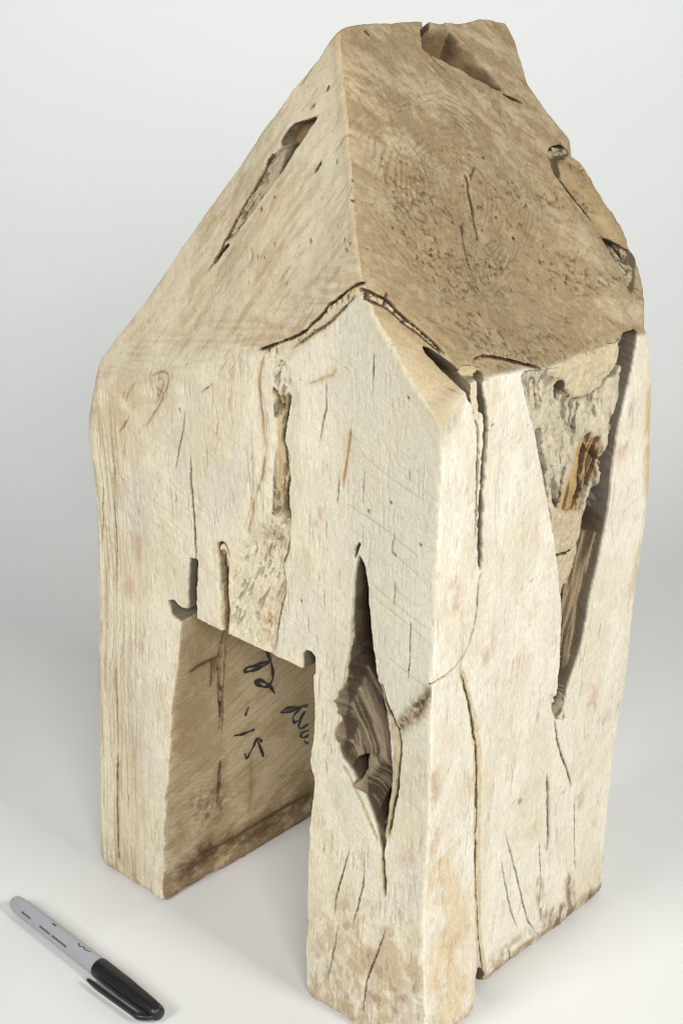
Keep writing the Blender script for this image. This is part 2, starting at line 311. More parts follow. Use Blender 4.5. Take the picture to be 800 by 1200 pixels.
  'w_2': [[77.7,125.8],[73.3,127.1],[67.4,127.9],[60.6,129.3],[58.2,128.8],[58.8,127.1],[63.2,125.9],[69.1,125.1],[74.2,125.0],[77.7,125.8]],
  'w_3': [[60.5,102.9],[59.0,100.7],[57.4,98.0]],
  'w_4': [[48.0,89.4],[52.4,87.9],[56.8,86.9],[61.3,86.4],[64.6,86.0]],
  'w_5': [[56.2,73.8],[56.7,70.8],[58.0,69.7],[60.9,72.3],[63.8,75.7],[66.0,79.0],[68.6,77.1],[70.4,74.5]],
  'w_5b': [[66.0,78.7],[68.6,72.0],[71.6,63.6]],
  'w_6': [[85.4,87.7],[89.0,88.3],[92.9,88.0],[102.0,84.4],[109.5,81.8]],
  'w_6b': [[85.7,87.6],[92.9,85.3],[100.2,83.9],[103.8,83.6],[99.8,81.9],[96.4,79.6],[97.1,76.0],[100.4,75.1],[103.7,76.8],[107.1,78.6],[104.1,75.5],[101.5,72.2],[102.5,69.0],[105.8,68.3],[110.3,68.4]],
  'w_7': [[110.6,63.7],[105.8,64.8],[103.2,64.2],[104.6,61.4],[108.7,60.1],[110.6,61.0]],
  'w_8': [[106.5,58.1],[108.7,55.2],[110.5,54.9]],
  'w_9': [[83.0,43.5],[85.0,44.2],[86.5,41.3],[88.6,42.4],[90.6,40.1],[93.2,41.0],[95.7,38.0],[98.9,38.6],[101.5,36.1],[105.1,36.4],[108.3,34.0],[112.0,34.4]],
  'r_backsil': [[171.7,3.4],[170.1,28.8],[169.1,70.9],[169.1,105.3],[171.1,132.3],[172.0,164.5],[172.6,206.1],[173.3,241.2],[173.7,265.5],[169.2,309.0],[162.7,340.0]],
  'b_backsil': [[159.3,349.4],[171.7,363.8],[175.3,369.9],[177.9,376.6],[179.9,384.2],[178.2,394.5],[175.0,411.0],[171.4,420.0],[166.2,423.8],[171.0,430.7],[167.2,438.5],[163.7,446.5],[159.2,457.3],[162.6,467.4],[165.4,476.2]],
  'f_leftsil': [[-243.2,16.9],[-242.2,67.2],[-240.4,156.4],[-238.4,210.0],[-238.1,250.8],[-239.7,270.1],[-237.5,285.3],[-229.4,305.6]],
}

RX = [-262, -229, -196, -177, -139, -110, -99, -85, -67, -44, -20, 20]
RZ = [285, 307, 319, 326, 343, 353, 359, 367, 384, 398, 412, 430]
SA = 2.85
EY = [-20, 0, 21, 40, 83, 120, 153, 200]
EZ = [347, 347, 364, 360, 350, 348, 348, 347]

# ------------------------------------------------------------------ 2-D relief and colour maps
rng = np.random.default_rng(7)

def grid_noise(nu, nv, cu, cv, seed):
    """smooth value noise on an nu x nv raster with cells of cu x cv samples"""
    r = np.random.default_rng(seed)
    gu, gv = int(nu / cu) + 3, int(nv / cv) + 3
    g = r.random((gu, gv)).astype(np.float32)
    u = np.arange(nu) / cu + r.random()
    v = np.arange(nv) / cv + r.random()
    iu, iv = u.astype(int), v.astype(int)
    fu, fv = (u - iu).astype(np.float32), (v - iv).astype(np.float32)
    fu = fu * fu * (3 - 2 * fu)
    fv = fv * fv * (3 - 2 * fv)
    a = g[iu][:, iv] * (1 - fv) + g[iu][:, iv + 1] * fv
    b = g[iu + 1][:, iv] * (1 - fv) + g[iu + 1][:, iv + 1] * fv
    return a * (1 - fu)[:, None] + b * fu[:, None]

def smooth01(t):
    t = np.clip(t, 0, 1)
    return t * t * (3 - 2 * t)

def lin(r, g, b):
    c = np.array([r, g, b], float) / 255.0
    return np.where(c <= 0.04045, c / 12.92, ((c + 0.055) / 1.055) ** 2.4)

def catmull(P, closed, n=6):
    P = np.array(P, float)
    if len(P) < 3:
        return P
    out = []
    m = len(P)
    rng_ = range(m) if closed else range(m - 1)
    for i in rng_:
        p0 = P[(i - 1) % m] if closed or i > 0 else P[i]
        p1, p2 = P[i], P[(i + 1) % m]
        p3 = P[(i + 2) % m] if closed or i + 2 < m else p2
        for t in np.arange(n) / n:
            out.append(0.5 * ((2 * p1) + (p2 - p0) * t + (2 * p0 - 5 * p1 + 4 * p2 - p3) * t * t + (3 * p1 - p0 - 3 * p2 + p3) * t ** 3))
    if not closed:
        out.append(P[-1])
    return np.array(out)

class Relief:
    """depth carved into one face, and its colour, on a raster with 0.4 mm cells"""
    def __init__(self, u0, u1, v0, v1, seed, h=0.4):
        self.u0, self.v0, self.h, self.seed = u0, v0, h, seed
        self.u = np.arange(u0, u1, h, dtype=np.float32)
        self.v = np.arange(v0, v1, h, dtype=np.float32)
        self.nu, self.nv = len(self.u), len(self.v)
        self.k = 0
        z = lambda: np.zeros((self.nu, self.nv), np.float32)
        self.depth, self.bark, self.part = z(), z(), np.zeros((self.nu, self.nv), np.int16)
        self.col = np.zeros((self.nu, self.nv, 3), np.float32)
        self.wu = (self.fbm(7, 7, 3) - 0.5) * 2.2
        self.wv = (self.fbm(7, 7, 3) - 0.5) * 2.2

    def fbm(self, cu, cv, octaves=3, gain=0.5):
        a, s, t = 1.0, np.zeros((self.nu, self.nv), np.float32), 0.0
        for o in range(octaves):
            self.k += 1
            du, dv = max(cu / self.h / 2 ** o, 1.0), max(cv / self.h / 2 ** o, 1.0)
            s += a * grid_noise(self.nu, self.nv, du, dv, self.seed * 1000 + self.k)
            t += a
            a *= gain
        return s / t

    def rot(self, ang, cu, cv, octaves=3, gain=0.55):
        """noise stretched along a direction turned by ang degrees from the u axis"""
        c, s_ = math.cos(R_(ang)), math.sin(R_(ang))
        U = self.u[:, None] * c + self.v[None, :] * s_
        V = -self.u[:, None] * s_ + self.v[None, :] * c
        U, V = U - U.min(), V - V.min()
        out, a, t = np.zeros((self.nu, self.nv), np.float32), 1.0, 0.0
        for o in range(octaves):
            self.k += 1
            r = np.random.default_rng(self.seed * 555 + self.k)
            x, y = U / (cu / 2 ** o), V / (cv / 2 ** o)
            i, j = x.astype(int), y.astype(int)
            g = r.random((i.max() + 2, j.max() + 2)).astype(np.float32)
            fx, fy = x - i, y - j
            fx, fy = fx * fx * (3 - 2 * fx), fy * fy * (3 - 2 * fy)
            out += a * ((g[i, j] * (1 - fx) + g[i + 1, j] * fx) * (1 - fy) + (g[i, j + 1] * (1 - fx) + g[i + 1, j + 1] * fx) * fy)
            t += a
            a *= gain
        return out / t

    def plates(self, w, cu, cv, warp=1.0):
        """cracked plates in a window: distance to the gaps between them, and a random level for each plate"""
        self.k += 1
        r = np.random.default_rng(self.seed * 333 + self.k)
        X = (self.u[w[0]][:, None] + self.wu[w] * warp) / cu
        Y = (self.v[w[1]][None, :] + self.wv[w] * warp) / cv
        X, Y = X - X.min() + 1, Y - Y.min() + 1
        i, j = X.astype(int), Y.astype(int)
        n, m_ = i.max() + 3, j.max() + 3
        jx, jy, lv = r.random((n, m_)), r.random((n, m_)), r.random((n, m_))
        f1 = np.full(X.shape, 9.0)
        f2 = np.full(X.shape, 9.0)
        L = np.zeros(X.shape)
        for a in (-1, 0, 1):
            for b in (-1, 0, 1):
                p, q = i + a, j + b
                d = np.hypot(X - p - jx[p, q], Y - q - jy[p, q])
                nearer = d < f1
                f2 = np.where(nearer, f1, np.minimum(f2, d))
                L = np.where(nearer, lv[p, q], L)
                f1 = np.where(nearer, d, f1)
        return (f2 - f1), L

    def window(self, P, pad):
        lo, hi = P.min(0) - pad, P.max(0) + pad
        i0 = int(np.clip((lo[0] - self.u0) / self.h, 0, self.nu - 1))
        i1 = int(np.clip((hi[0] - self.u0) / self.h + 2, 1, self.nu))
        j0 = int(np.clip((lo[1] - self.v0) / self.h, 0, self.nv - 1))
        j1 = int(np.clip((hi[1] - self.v0) / self.h + 2, 1, self.nv))
        return slice(i0, i1), slice(j0, j1)

    def line(self, name, pad=6.0, warp=1.0):
        """distance to a measured line, position along it (0..1)"""
        P = catmull(FEAT[name], False)
        w = self.window(P, pad)
        X = self.u[w[0]][:, None] + self.wu[w] * warp * 0.5
        Y = self.v[w[1]][None, :] + self.wv[w] * warp * 0.5
        seg = np.linalg.norm(np.diff(P, axis=0), axis=1)
        cum = np.concatenate([[0], np.cumsum(seg)])
        D = np.full(X.shape, 1e6, np.float32)
        T = np.zeros(X.shape, np.float32)
        for i in range(len(P) - 1):
            a, b = P[i], P[i + 1]
            e = b - a
            l2 = float(e @ e) + 1e-9
            t = np.clip(((X - a[0]) * e[0] + (Y - a[1]) * e[1]) / l2, 0, 1)
            d = np.hypot(X - a[0] - t * e[0], Y - a[1] - t * e[1])
            m = d < D
            D = np.where(m, d, D)
            T = np.where(m, (cum[i] + t * seg[i]) / cum[-1], T)
        return w, D, T

    def poly(self, name, pad=6.0, warp=1.0, pts=None, raw=False):
        """signed distance to a measured outline, positive inside"""
        P = np.array(FEAT[name], float) if raw else catmull(FEAT[name] if pts is None else pts, True, 4)
        w = self.window(P, pad)
        X = self.u[w[0]][:, None] + self.wu[w] * warp * 0.5
        Y = self.v[w[1]][None, :] + self.wv[w] * warp * 0.5
        D = np.full(X.shape, 1e6, np.float32)
        inside = np.zeros(X.shape, bool)
        for i in range(len(P)):
            a, b = P[i], P[(i + 1) % len(P)]
            e = b - a
            l2 = float(e @ e) + 1e-9
            t = np.clip(((X - a[0]) * e[0] + (Y - a[1]) * e[1]) / l2, 0, 1)
            D = np.minimum(D, np.hypot(X - a[0] - t * e[0], Y - a[1] - t * e[1]))
            c = (a[1] > Y) != (b[1] > Y)
            xi = (b[0] - a[0]) * (Y - a[1]) / (e[1] if abs(e[1]) > 1e-9 else 1e-9) + a[0]
            inside ^= c & (X < xi)
        return w, np.where(inside, D, -D)

    def tint(self, w, a, colour):
        a = np.clip(a, 0, 1)[..., None]
        self.col[w] = self.col[w] * (1 - a) + np.asarray(colour, np.float32) * a

    def groove(self, name, width, depth, edge=0.7, colour=None, ca=0.8, add=False, halo=0.0, taper=0.2, warp=1.0, hc=None):
        w, D, T = self.line(name, width + halo + 4, warp)
        tp = np.clip(np.minimum(T, 1 - T) / taper, 0, 1) ** 0.6 if taper else 1.0
        self.k += 1
        vary = 0.55 + 0.9 * grid_noise(D.shape[0], D.shape[1], 7, 7, self.seed * 77 + self.k)
        hw = width * 0.5 * tp * vary
        s = smooth01((hw - D) / (edge * 0.6) + 0.5) * np.minimum(1, tp * 2)
        d = depth * s
        self.depth[w] = self.depth[w] + d if add else np.maximum(self.depth[w], self.nominal[w] + d)
        if colour is not None:
            self.tint(w, smooth01((hw + 0.12 - D) / (edge * 0.6) + 0.5) * np.minimum(1, tp * 2) * min(1, ca * 1.15), colour)
        if halo:
            self.tint(w, 0.33 * np.exp(-(np.maximum(D - hw, 0) / halo) ** 2) * tp * (0.4 + 1.2 * grid_noise(D.shape[0], D.shape[1], 12, 12, self.k + 5)), hc if hc is not None else HALO)

    def stain(self, name, colour, amount, soft=3.0, cell=(5, 12), cut=0.35, warp=2.0, pts=None):
        w, D = self.poly(name, soft + 4, warp, pts)
        n, a_, t_ = 0, 1.0, 0.0
        for o in range(4):
            self.k += 1
            n = n + a_ * grid_noise(D.shape[0], D.shape[1], max(cell[0] / self.h / 2 ** o, 1), max(cell[1] / self.h / 2 ** o, 1), self.seed * 91 + self.k)
            t_ += a_
            a_ *= 0.7
        n = n / t_
        a = smooth01(D / (2 * soft) + 0.5) * smooth01((n - cut) / 0.32)
        self.tint(w, a * amount, colour)

    def spot(self, p, r, depth, colour, ca=0.8, asp=1.0):
        P = np.array([p], float)
        w = self.window(P, r * max(asp, 1) + 3)
        X = self.u[w[0]][:, None] + self.wu[w] * 0.5 - p[0]
        Y = (self.v[w[1]][None, :] + self.wv[w] * 0.5 - p[1]) / asp
        s = smooth01((r - np.hypot(X, Y)) / 0.6 + 0.5)
        self.depth[w] = np.maximum(self.depth[w], self.nominal[w] + depth * s)
        self.tint(w, s * ca, colour)

    def sample(self, arr, a, b):
        x = np.clip((a - self.u0) / self.h, 0, self.nu - 1.001)
        y = np.clip((b - self.v0) / self.h, 0, self.nv - 1.001)
        i, j = x.astype(int), y.astype(int)
        fx, fy = x - i, y - j
        if arr.ndim == 3:
            fx, fy = fx[..., None], fy[..., None]
        return (arr[i, j] * (1 - fx) * (1 - fy) + arr[i + 1, j] * fx * (1 - fy) + arr[i, j + 1] * (1 - fx) * fy + arr[i + 1, j + 1] * fx * fy)

CREAM = lin(223, 214, 190)
CREAM_R = lin(231, 224, 206)  # right wall's cream, lightened to carry the stronger light on it
ROOF_A = lin(204, 191, 163)
ROOF_B = lin(154, 136, 104)
TAN = lin(192, 166, 122)
BROWN = lin(122, 96, 66)
DARK = lin(56, 43, 31)  # cracks, holes and specks; shade of narrow cracks is put into this tint
OLDWOOD_SHADED = lin(86, 71, 53)  # old wood in the hollow, darkened to stand in for its shade
BARK = lin(196, 184, 160)
GREY = lin(176, 168, 150)
HALO = lin(186, 162, 120)
PINK = lin(190, 152, 128)
RUST = lin(178, 122, 66)

def base_colour(m, base, vary_u, vary_v, streak_u, streak_v):
    b1 = m.fbm(vary_u, vary_v, 4, 0.6)[..., None]
    b2 = m.fbm(streak_u, streak_v, 3, 0.6)[..., None]
    b3 = m.fbm(30, 60, 3)[..., None]
    c = base * (0.92 + 0.16 * b1) * (0.97 + 0.06 * b2)
    warm = np.clip((b3 - 0.5) * 2.2, 0, 1) * 0.30
    return c * (1 - warm) + (base * 0.55 + TAN * 0.45) * warm

# ---------- front wall and front roof slope: y = f(x, z)
FA = Relief(-266, 12, -8, 510, 11)
Xm, Zm = FA.u[:, None], FA.v[None, :]
rake = np.interp(FA.u, RX, RZ).astype(np.float32)[:, None] + (FA.fbm(18, 400, 2) - 0.5) * 5
over = Zm - rake
softl = smooth01((-100 - Xm) / 60)
isA = smooth01(over / (3.0 + 34 * softl) + 0.5 - 0.15 * softl)
f_base = -8.0 * np.clip(1 - Zm / 170.0, 0, None) * smooth01((4 - Xm) / 45)
kk = 3.0 + 9.0 * softl
f_roof = 0.5 * (over / SA + np.sqrt((over / SA) ** 2 + kk ** 2)) - 0.5 * kk * np.exp(-np.abs(over) / 30)
f_base = f_base + f_roof
FA.col[:] = base_colour(FA, CREAM, 9, 22, 1.3, 34)
colA = base_colour(FA, ROOF_A, 10, 10, 2.2, 9)
FA.col[:] = FA.col * (1 - isA[..., None]) + colA * isA[..., None]

# ---------- right wall and right roof slope: x = g(y, z)
RB = Relief(-18, 200, -8, 510, 23)
Ym, Zr = RB.u[:, None], RB.v[None, :]
ker = np.exp(-(np.arange(-40, 41) * 0.4 / 7.0) ** 2)
eave1 = np.convolve(np.pad(np.interp(RB.u, EY, EZ), 40, mode='edge'), ker / ker.sum(), 'valid').astype(np.float32)[:, None]
eave0 = np.interp(RB.u, [-20, 0, 60, 200], [346, 346, 351, 348]).astype(np.float32)[:, None]
eave = eave0 + (eave1 - eave0) * np.exp(-np.clip(Zr - 352, 0, None) / 28) + (RB.fbm(14, 400, 2) - 0.5) * 4
sb = (1.15 + 0.25 * np.clip(RB.u / 50.0, 0, 1))[:, None]
overB = (Zr - eave) / sb
crn = np.exp(-(np.clip(RB.u, 0, None) / 20.0) ** 2)[:, None]
isB = smooth01(overB / (1.6 + 8 * crn) + 0.5)
g_base = -9.0 * np.clip(1 - Zr / 260.0, 0, None) * smooth01((Ym - 36) / 26)
g_base = g_base - (0.5 * (overB + np.sqrt(overB ** 2 + (2.5 + 5 * crn) ** 2)) - 0.5 * (2.5 + 5 * crn) * np.exp(-np.abs(overB) / 20))
RB.col[:] = base_colour(RB, CREAM_R, 9, 24, 1.4, 40)
colB = base_colour(RB, ROOF_B, 8, 8, 3.0, 3.0)
RB.col[:] = RB.col * (1 - isB[..., None]) + colB * isB[..., None]

def front_features(m):
    g = m.groove
    ALL = np.s_[:, :]
    wall = 1 - isA
    # broad unevenness, vertical fibres, saw chatter
    relief = (m.fbm(45, 70, 2) - 0.5) * 4.0 + (m.fbm(1.3, 22, 3) - 0.5) * 0.28 * wall + (m.fbm(1.8, 3.6, 3) - 0.5) * (0.2 + 0.25 * wall)
    k = m.fbm(30, 30, 2)
    # chatter of the saw on the roof slope, running with the eave
    ch = m.rot(14, 18, 1.5, 3)
    relief += isA * ((ch - 0.5) * 0.45 * smooth01((rake + 60 - Zm) / 50) + (m.fbm(5, 5, 3) - 0.5) * 1.0)
    ph2 = (Xm * 0.36 + Zm * 0.93 + (k - 0.5) * 4) / 3.1
    right = smooth01((Xm + 75) / 30) * wall
    saw = np.sin(ph2 * 2 * math.pi) * smooth01(m.fbm(25, 18, 2) * 2.4 - 0.9)
    relief += right * 0.05 * saw
    m.tint(ALL, right * np.clip(saw, 0, 1) * 0.05, BROWN)
    sm = m.rot(-19, 60, 1.2, 2)
    relief += wall * 0.35 * (sm - 0.5) * smooth01(m.fbm(30, 30, 2) * 2.4 - 0.6)
    m.tint(ALL, wall * smooth01((sm - 0.62) / 0.1) * smooth01(m.fbm(24, 24, 3) * 2.6 - 1.0) * 0.20, lin(170, 150, 118))
    m.depth += relief
    m.nominal = m.depth.copy()
    # short fibre checks
    n = m.fbm(0.8, 9, 2) * m.fbm(10, 22, 2)
    nick = smooth01((n - 0.47) / 0.05) * wall
    m.depth += nick * 0.5
    m.tint(ALL, nick * 0.35, BROWN)
    fine = m.fbm(0.8, 7, 2)
    m.tint(ALL, wall * smooth01((fine - 0.62) / 0.16) * 0.10, lin(168, 140, 100))
    m.tint(ALL, wall * smooth01((m.fbm(22, 40, 4, 0.55) - 0.52) / 0.16) * 0.45, lin(205, 190, 158))
    m.tint(ALL, wall * smooth01((m.fbm(26, 44, 4, 0.55) - 0.52) / 0.16) * 0.40, lin(208, 203, 190))
    m.tint(ALL, wall * smooth01((m.fbm(7, 14, 4, 0.6) - 0.62) / 0.10) * 0.22, lin(186, 162, 134))
    for _ in range(26):      # long hairlines
        a0 = np.array([rng.uniform(-232, -6), rng.uniform(40, 345)])
        l_ = rng.uniform(18, 55)
        FEAT['_s'] = [a0, a0 + np.array([rng.normal(0, 1.5), -l_ * 0.5]), a0 + np.array([rng.normal(0, 3.0), -l_])]
        g('_s', 0.34, 0.8, 0.5, BROWN, rng.uniform(0.2, 0.55), taper=0.45, warp=1.0)
    left = smooth01((-190 - Xm) / 30) * wall
    n = m.fbm(1.3, 55, 3)
    m.tint(ALL, left * smooth01((n - 0.46) / 0.2) * 0.45, lin(196, 172, 128))
    m.tint(ALL, left * smooth01((m.fbm(1.0, 30, 3) - 0.56) / 0.12) * 0.45, lin(150, 122, 84))
    # tan wash under the left eave, corner greyed to paint in its weaker light
    m.tint(ALL, wall * smooth01((Zm - rake + 46) / 40) * smooth01((-120 - Xm) / 60) * smooth01(m.fbm(9, 6, 4) * 2.2 - 0.6) * 0.6, lin(188, 168, 132))
    m.tint(ALL, right * smooth01((Zm - 110) / 60) * (0.55 + 0.4 * m.fbm(20, 30, 3)), lin(203, 198, 177))
    # roof slope: smears that run up the slope, worn pale patches
    d1, d2 = m.rot(54, 26, 3.0, 4), m.rot(60, 9, 2.0, 3)
    m.tint(ALL, isA * smooth01((d1 - 0.50) / 0.16) * 0.40, lin(172, 150, 114))
    m.tint(ALL, isA * smooth01((d2 - 0.58) / 0.12) * 0.32, lin(150, 126, 92))
    m.tint(ALL, isA * smooth01((m.fbm(26, 26, 3) - 0.48) / 0.2) * 0.5, lin(216, 204, 176))
    m.tint(ALL, isA * smooth01((rake + 34 - Zm) / 30) * smooth01((ch - 0.52) / 0.12) * 0.40, lin(160, 136, 100))
    edge = (Zm - (398 - 1.17 * (Xm + 44))) / 1.54
    m.tint(ALL, wall * smooth01((Xm + 50) / 8) * np.exp(-np.abs(edge) / 6) * 0.8, lin(186, 171, 140))
    hip = np.abs((Xm + 44) * 97 + (Zm - 398) * 60) / 114.0
    m.tint(ALL, smooth01((Zm - 398) / 12) * np.exp(-(hip / 6.0) ** 2) * (0.5 + 0.6 * m.fbm(5, 5, 3)), lin(180, 160, 126))
    for q in FEAT['f_pinks']:
        m.stain(None, PINK, 0.6, 4, (3, 8), 0.36, 3, [(q[0] - 3, q[1] - 7), (q[0] + 3, q[1] - 7), (q[0] + 3, q[1] + 7), (q[0] - 3, q[1] + 7)])
    for _ in range(40):
        q = (rng.uniform(-235, -5), rng.uniform(20, 330))
        m.stain(None, PINK if rng.random() < 0.4 else TAN, rng.uniform(0.15, 0.3), 4, (3, 9), 0.45, 3, [(q[0] - 2, q[1] - 6), (q[0] + 2, q[1] - 6), (q[0] + 3, q[1] + 6), (q[0] - 3, q[1] + 6)])
    # base of the right leg: soiled
    m.stain('f_stain_leg', lin(178, 154, 122), 0.70, 14, (9, 14), 0.32)
    m.stain('f_stain_leg', lin(134, 105, 78), 0.55, 14, (5, 9), 0.50)
    base = smooth01((24 - Zm) / 26) * smooth01((m.fbm(6, 8, 4, 0.7) - 0.42) / 0.22)
    m.tint(ALL, base * 0.6, lin(156, 126, 84))
    m.depth += smooth01((7 - Zm) / 8) * m.fbm(6, 4, 3) * 3.0

    def barky(name, depth, rough, colour, pid, cell=2.6, ca=0.9, edge=1.0, asp=1.8, gap=0.16):
        w, D = m.poly(name, 5)
        s = smooth01(D / edge + 0.4)
        e, lv = m.plates(w, cell, cell * asp)
        e2, lv2 = m.plates(w, cell * 0.45, cell * 0.6)
        lv2 = 0.5 * lv2 + 0.5 * m.fbm(cell * 0.5, cell * 0.5, 3, 0.7)[w]
        n1 = m.fbm(cell, cell * asp, 4, 0.65)[w]
        crease = smooth01(1 - e / gap)
        m.depth[w] = m.depth[w] * (1 - s) + s * (depth + rough * (0.9 * (lv - 0.5) * 2 + 1.3 * crease + 0.5 * (lv2 - 0.5) * 2 + (n1 - 0.5)))
        c = np.asarray(colour)[None, None] * (0.80 + 0.12 * lv + 0.14 * lv2 + 0.2 * n1)[..., None]
        c = c * (1 - 0.45 * crease[..., None])
        m.tint(w, s * ca, c)
        m.bark[w] = np.maximum(m.bark[w], s)
        m.part[w] = np.where(D > 0.2, pid, m.part[w])

    # ----- bark seam along the rake
    barky('f_rakeband', 0.5, 0.6, lin(204, 188, 154), 13, 3.0, 0.6, 2.5, 0.8, 0.10)
    g('f_rake', 0.9, 3.0, 0.5, DARK, 0.9, halo=2.4, taper=0.03, warp=1.6)
    g('f_rake2', 0.9, 2.0, 0.5, DARK, 0.6, halo=1.0)
    P = catmull(FEAT['f_rake'], False)
    for q in np.linspace(0.1, 0.97, 16):
        p = P[int(q * (len(P) - 1))]
        m.spot((p[0] + rng.uniform(-1, 3), p[1] - rng.uniform(0, 5)), rng.uniform(0.4, 0.8), 2.0, DARK, 0.75, rng.uniform(0.6, 2.2))
    m.stain('f_bark_field', lin(206, 188, 150), 0.5, 8, (5, 5), 0.2)
    # growth contour around the bark streak
    w, D, T = m.line('f_contour', 14)
    side = np.exp(-(D / 2.2) ** 2) * smooth01(m.fbm(3, 12, 3)[w] * 2.4 - 0.6)
    m.depth[w] += 0.7 * np.exp(-(D / 3.0) ** 2)
    m.tint(w, side * 0.6, lin(186, 156, 104))
    m.tint(w, np.exp(-(D / 0.6) ** 2) * smooth01(m.fbm(2, 6, 2)[w] * 3 - 0.9) * 0.85, BROWN)
    w, D, T = m.line('f_crack_band', 20)
    m.depth[w] += 2.6 * np.exp(-(D / 8.0) ** 2)
    def fibrous(name, depth, amp, colour, pid, ang, edge=2.0, cv=1.5, cu=16, dark=0.6, thr=0.56):
        w, D = m.poly(name, 5, 2.0)
        s = smooth01(D / edge + 0.35)
        n1 = m.rot(ang, cu, cv, 4, 0.6)[w]
        n2 = m.rot(ang + 8, cu * 0.4, cv * 0.6, 3, 0.6)[w]
        gap = smooth01((n1 - thr) / 0.06)
        m.depth[w] = m.depth[w] * (1 - s) + s * (depth + amp * (2 * (n1 - 0.5) + (n2 - 0.5)) + amp * 1.5 * gap)
        c = np.asarray(colour)[None, None] * (0.62 + 0.45 * n2 + 0.25 * n1)[..., None]
        m.tint(w, s * 0.9, c)
        m.tint(w, s * gap * dark, DARK)
        m.bark[w] = np.maximum(m.bark[w], s)
        m.part[w] = np.where(D > 0.2, pid, m.part[w])
    fibrous('f_bark_band', 2.8, 1.6, lin(196, 174, 132), 1, 84, dark=0.45)
    fibrous('f_bark_top', 1.8, 0.9, lin(218, 207, 182), 1, 70, 2.5, 1.4, 6, 0.5)
    fibrous('f_bark_field', 1.8, 0.75, lin(224, 212, 184), 1, 62, 6.0, 1.6, 8, 0.35, 0.63)
    fibrous('f_crack2_band', 2.0, 1.3, lin(186, 160, 116), 2, 88, 1.4)
    m.stain('f_brown_field', lin(176, 138, 88), 0.7, 5, (3, 3), 0.38)
    m.stain('f_bark_fieldtop', lin(150, 134, 106), 0.7, 4, (4, 3), 0.36)
    g('f_crack_band', 1.4, 16, 0.6, DARK, 0.8, taper=0.08)
    g('f_crack_band2', 1.3, 9, 0.5, DARK, 0.75)
    w, D = m.poly('f_hole_band', 3)
    m.depth[w] = np.maximum(m.depth[w], m.nominal[w] + 20 * smooth01(D / 1.2 + 0.3))
    m.tint(w, smooth01(D / 1.0) * 0.7, DARK)
    g('f_crack_right', 0.7, 3.0, 0.5, BROWN, 0.8, halo=0.8)
    g('f_crack2', 1.9, 16, 0.6, DARK, 0.8, taper=0.12)
    g('f_crack2_loop', 1.0, 4, 0.6, BROWN, 0.8, halo=1.0)
    # ----- drying checks
    g('f_thin1', 1.3, 12, 0.45, DARK, 0.85, taper=0.6, warp=0.35)
    for nme, wd, dp in (('f_thin2', 0.6, 3.0), ('f_thin3', 0.7, 3), ('f_thin4', 0.6, 3), ('f_thin5', 0.5, 2), ('f_thin6', 0.5, 2),
                        ('f_thin7', 0.5, 1.5), ('f_thin8', 0.5, 1.5), ('f_thin9', 0.6, 2.5), ('f_thin10', 0.5, 1.5), ('f_thin11', 0.5, 1.5),
                        ('f_legcr1', 0.7, 4), ('f_legcr2', 0.7, 3), ('f_legcr3', 0.7, 3), ('f_legcr4', 0.5, 2), ('f_leftcr1', 0.5, 2)):
        g(nme, wd * 0.85, dp, 0.45, lin(92, 72, 50), 0.8, warp=1.0, taper=0.5)
    g('f_edgecr', 1.2, 4, 0.6, BROWN, 0.7, halo=2.0)
    g('f_edgecr2', 0.8, 2, 0.6, BROWN, 0.5, halo=1.6)
    g('f_knot', 0.8, 0.5, 0.8, lin(112, 84, 50), 0.7, halo=1.8)
    g('f_knot2', 0.6, 0.3, 0.8, lin(140, 108, 68), 0.6, halo=1.2)
    m.stain('f_knotspot', lin(120, 84, 50), 0.8, 1.5, (2, 2), 0.3)
    g('f_streak1', 0.7, 0.5, 0.8, BROWN, 0.55, halo=1.5)
    g('f_smear1', 0.9, 1.2, 0.8, lin(160, 112, 60), 0.8, halo=2.6)
    g('f_arc', 0.8, 0.3, 1.0, lin(170, 136, 88), 0.6, halo=2.0)
    for i in range(1, 7):
        g('f_scr%d' % i, 0.5, 0.3, 0.6, lin(150, 138, 110), 0.35, taper=0.1, warp=0.1)
    for _ in range(14):      # more faint blade marks, all at the saw's angle
        a0 = np.array([rng.uniform(-60, -8), rng.uniform(225, 335)])
        l_ = rng.uniform(8, 26)
        FEAT['_s'] = [a0, a0 + np.array([l_ * 0.94, -l_ * 0.30])]
        g('_s', 0.35, 0.15, 0.6, lin(160, 148, 120), 0.22, taper=0.2, warp=0.1)
    for _ in range(70):      # short vertical checks anywhere on the wall
        a0 = np.array([rng.uniform(-236, -4), rng.uniform(20, 340)])
        l_ = rng.uniform(4, 18)
        FEAT['_s'] = [a0, a0 + np.array([rng.normal(0, 0.6), -l_])]
        g('_s', rng.uniform(0.3, 0.55), 1.2, 0.5, BROWN, rng.uniform(0.2, 0.6), taper=0.4, warp=0.6)
    for q in FEAT['f_specks']:
        m.spot(q, 0.7, 1.6, DARK, 0.85, 1.3)
    m.stain('f_burn', lin(150, 116, 76), 0.8, 5, (4, 4), 0.2)
    m.stain('f_burn', lin(72, 48, 28), 0.95, 3, (3, 3), 0.30)
    w, D = m.poly('f_burn', 5)
    m.depth[w] += smooth01(D / 3) * (2.2 * m.fbm(3, 3, 3)[w])
    m.part[w] = np.where((D > 0.5) & (m.part[w] == 0), 3, m.part[w])
    # ----- large hollow in the right leg
    w, D = m.poly('f_pocket', 6)
    s = smooth01(D / 1.3 + 0.3)
    fib = m.rot(-62, 14, 1.3, 3)[w]
    lowz = smooth01((168 - Zm[:, w[1]]) / 24)
    m.depth[w] = m.depth[w] * (1 - s) + s * (2.4 + (9.0 - 3.5 * lowz) * smooth01(D / 5) + 1.6 * (fib - 0.5) + 4 * (m.fbm(9, 14, 2)[w] - 0.5))
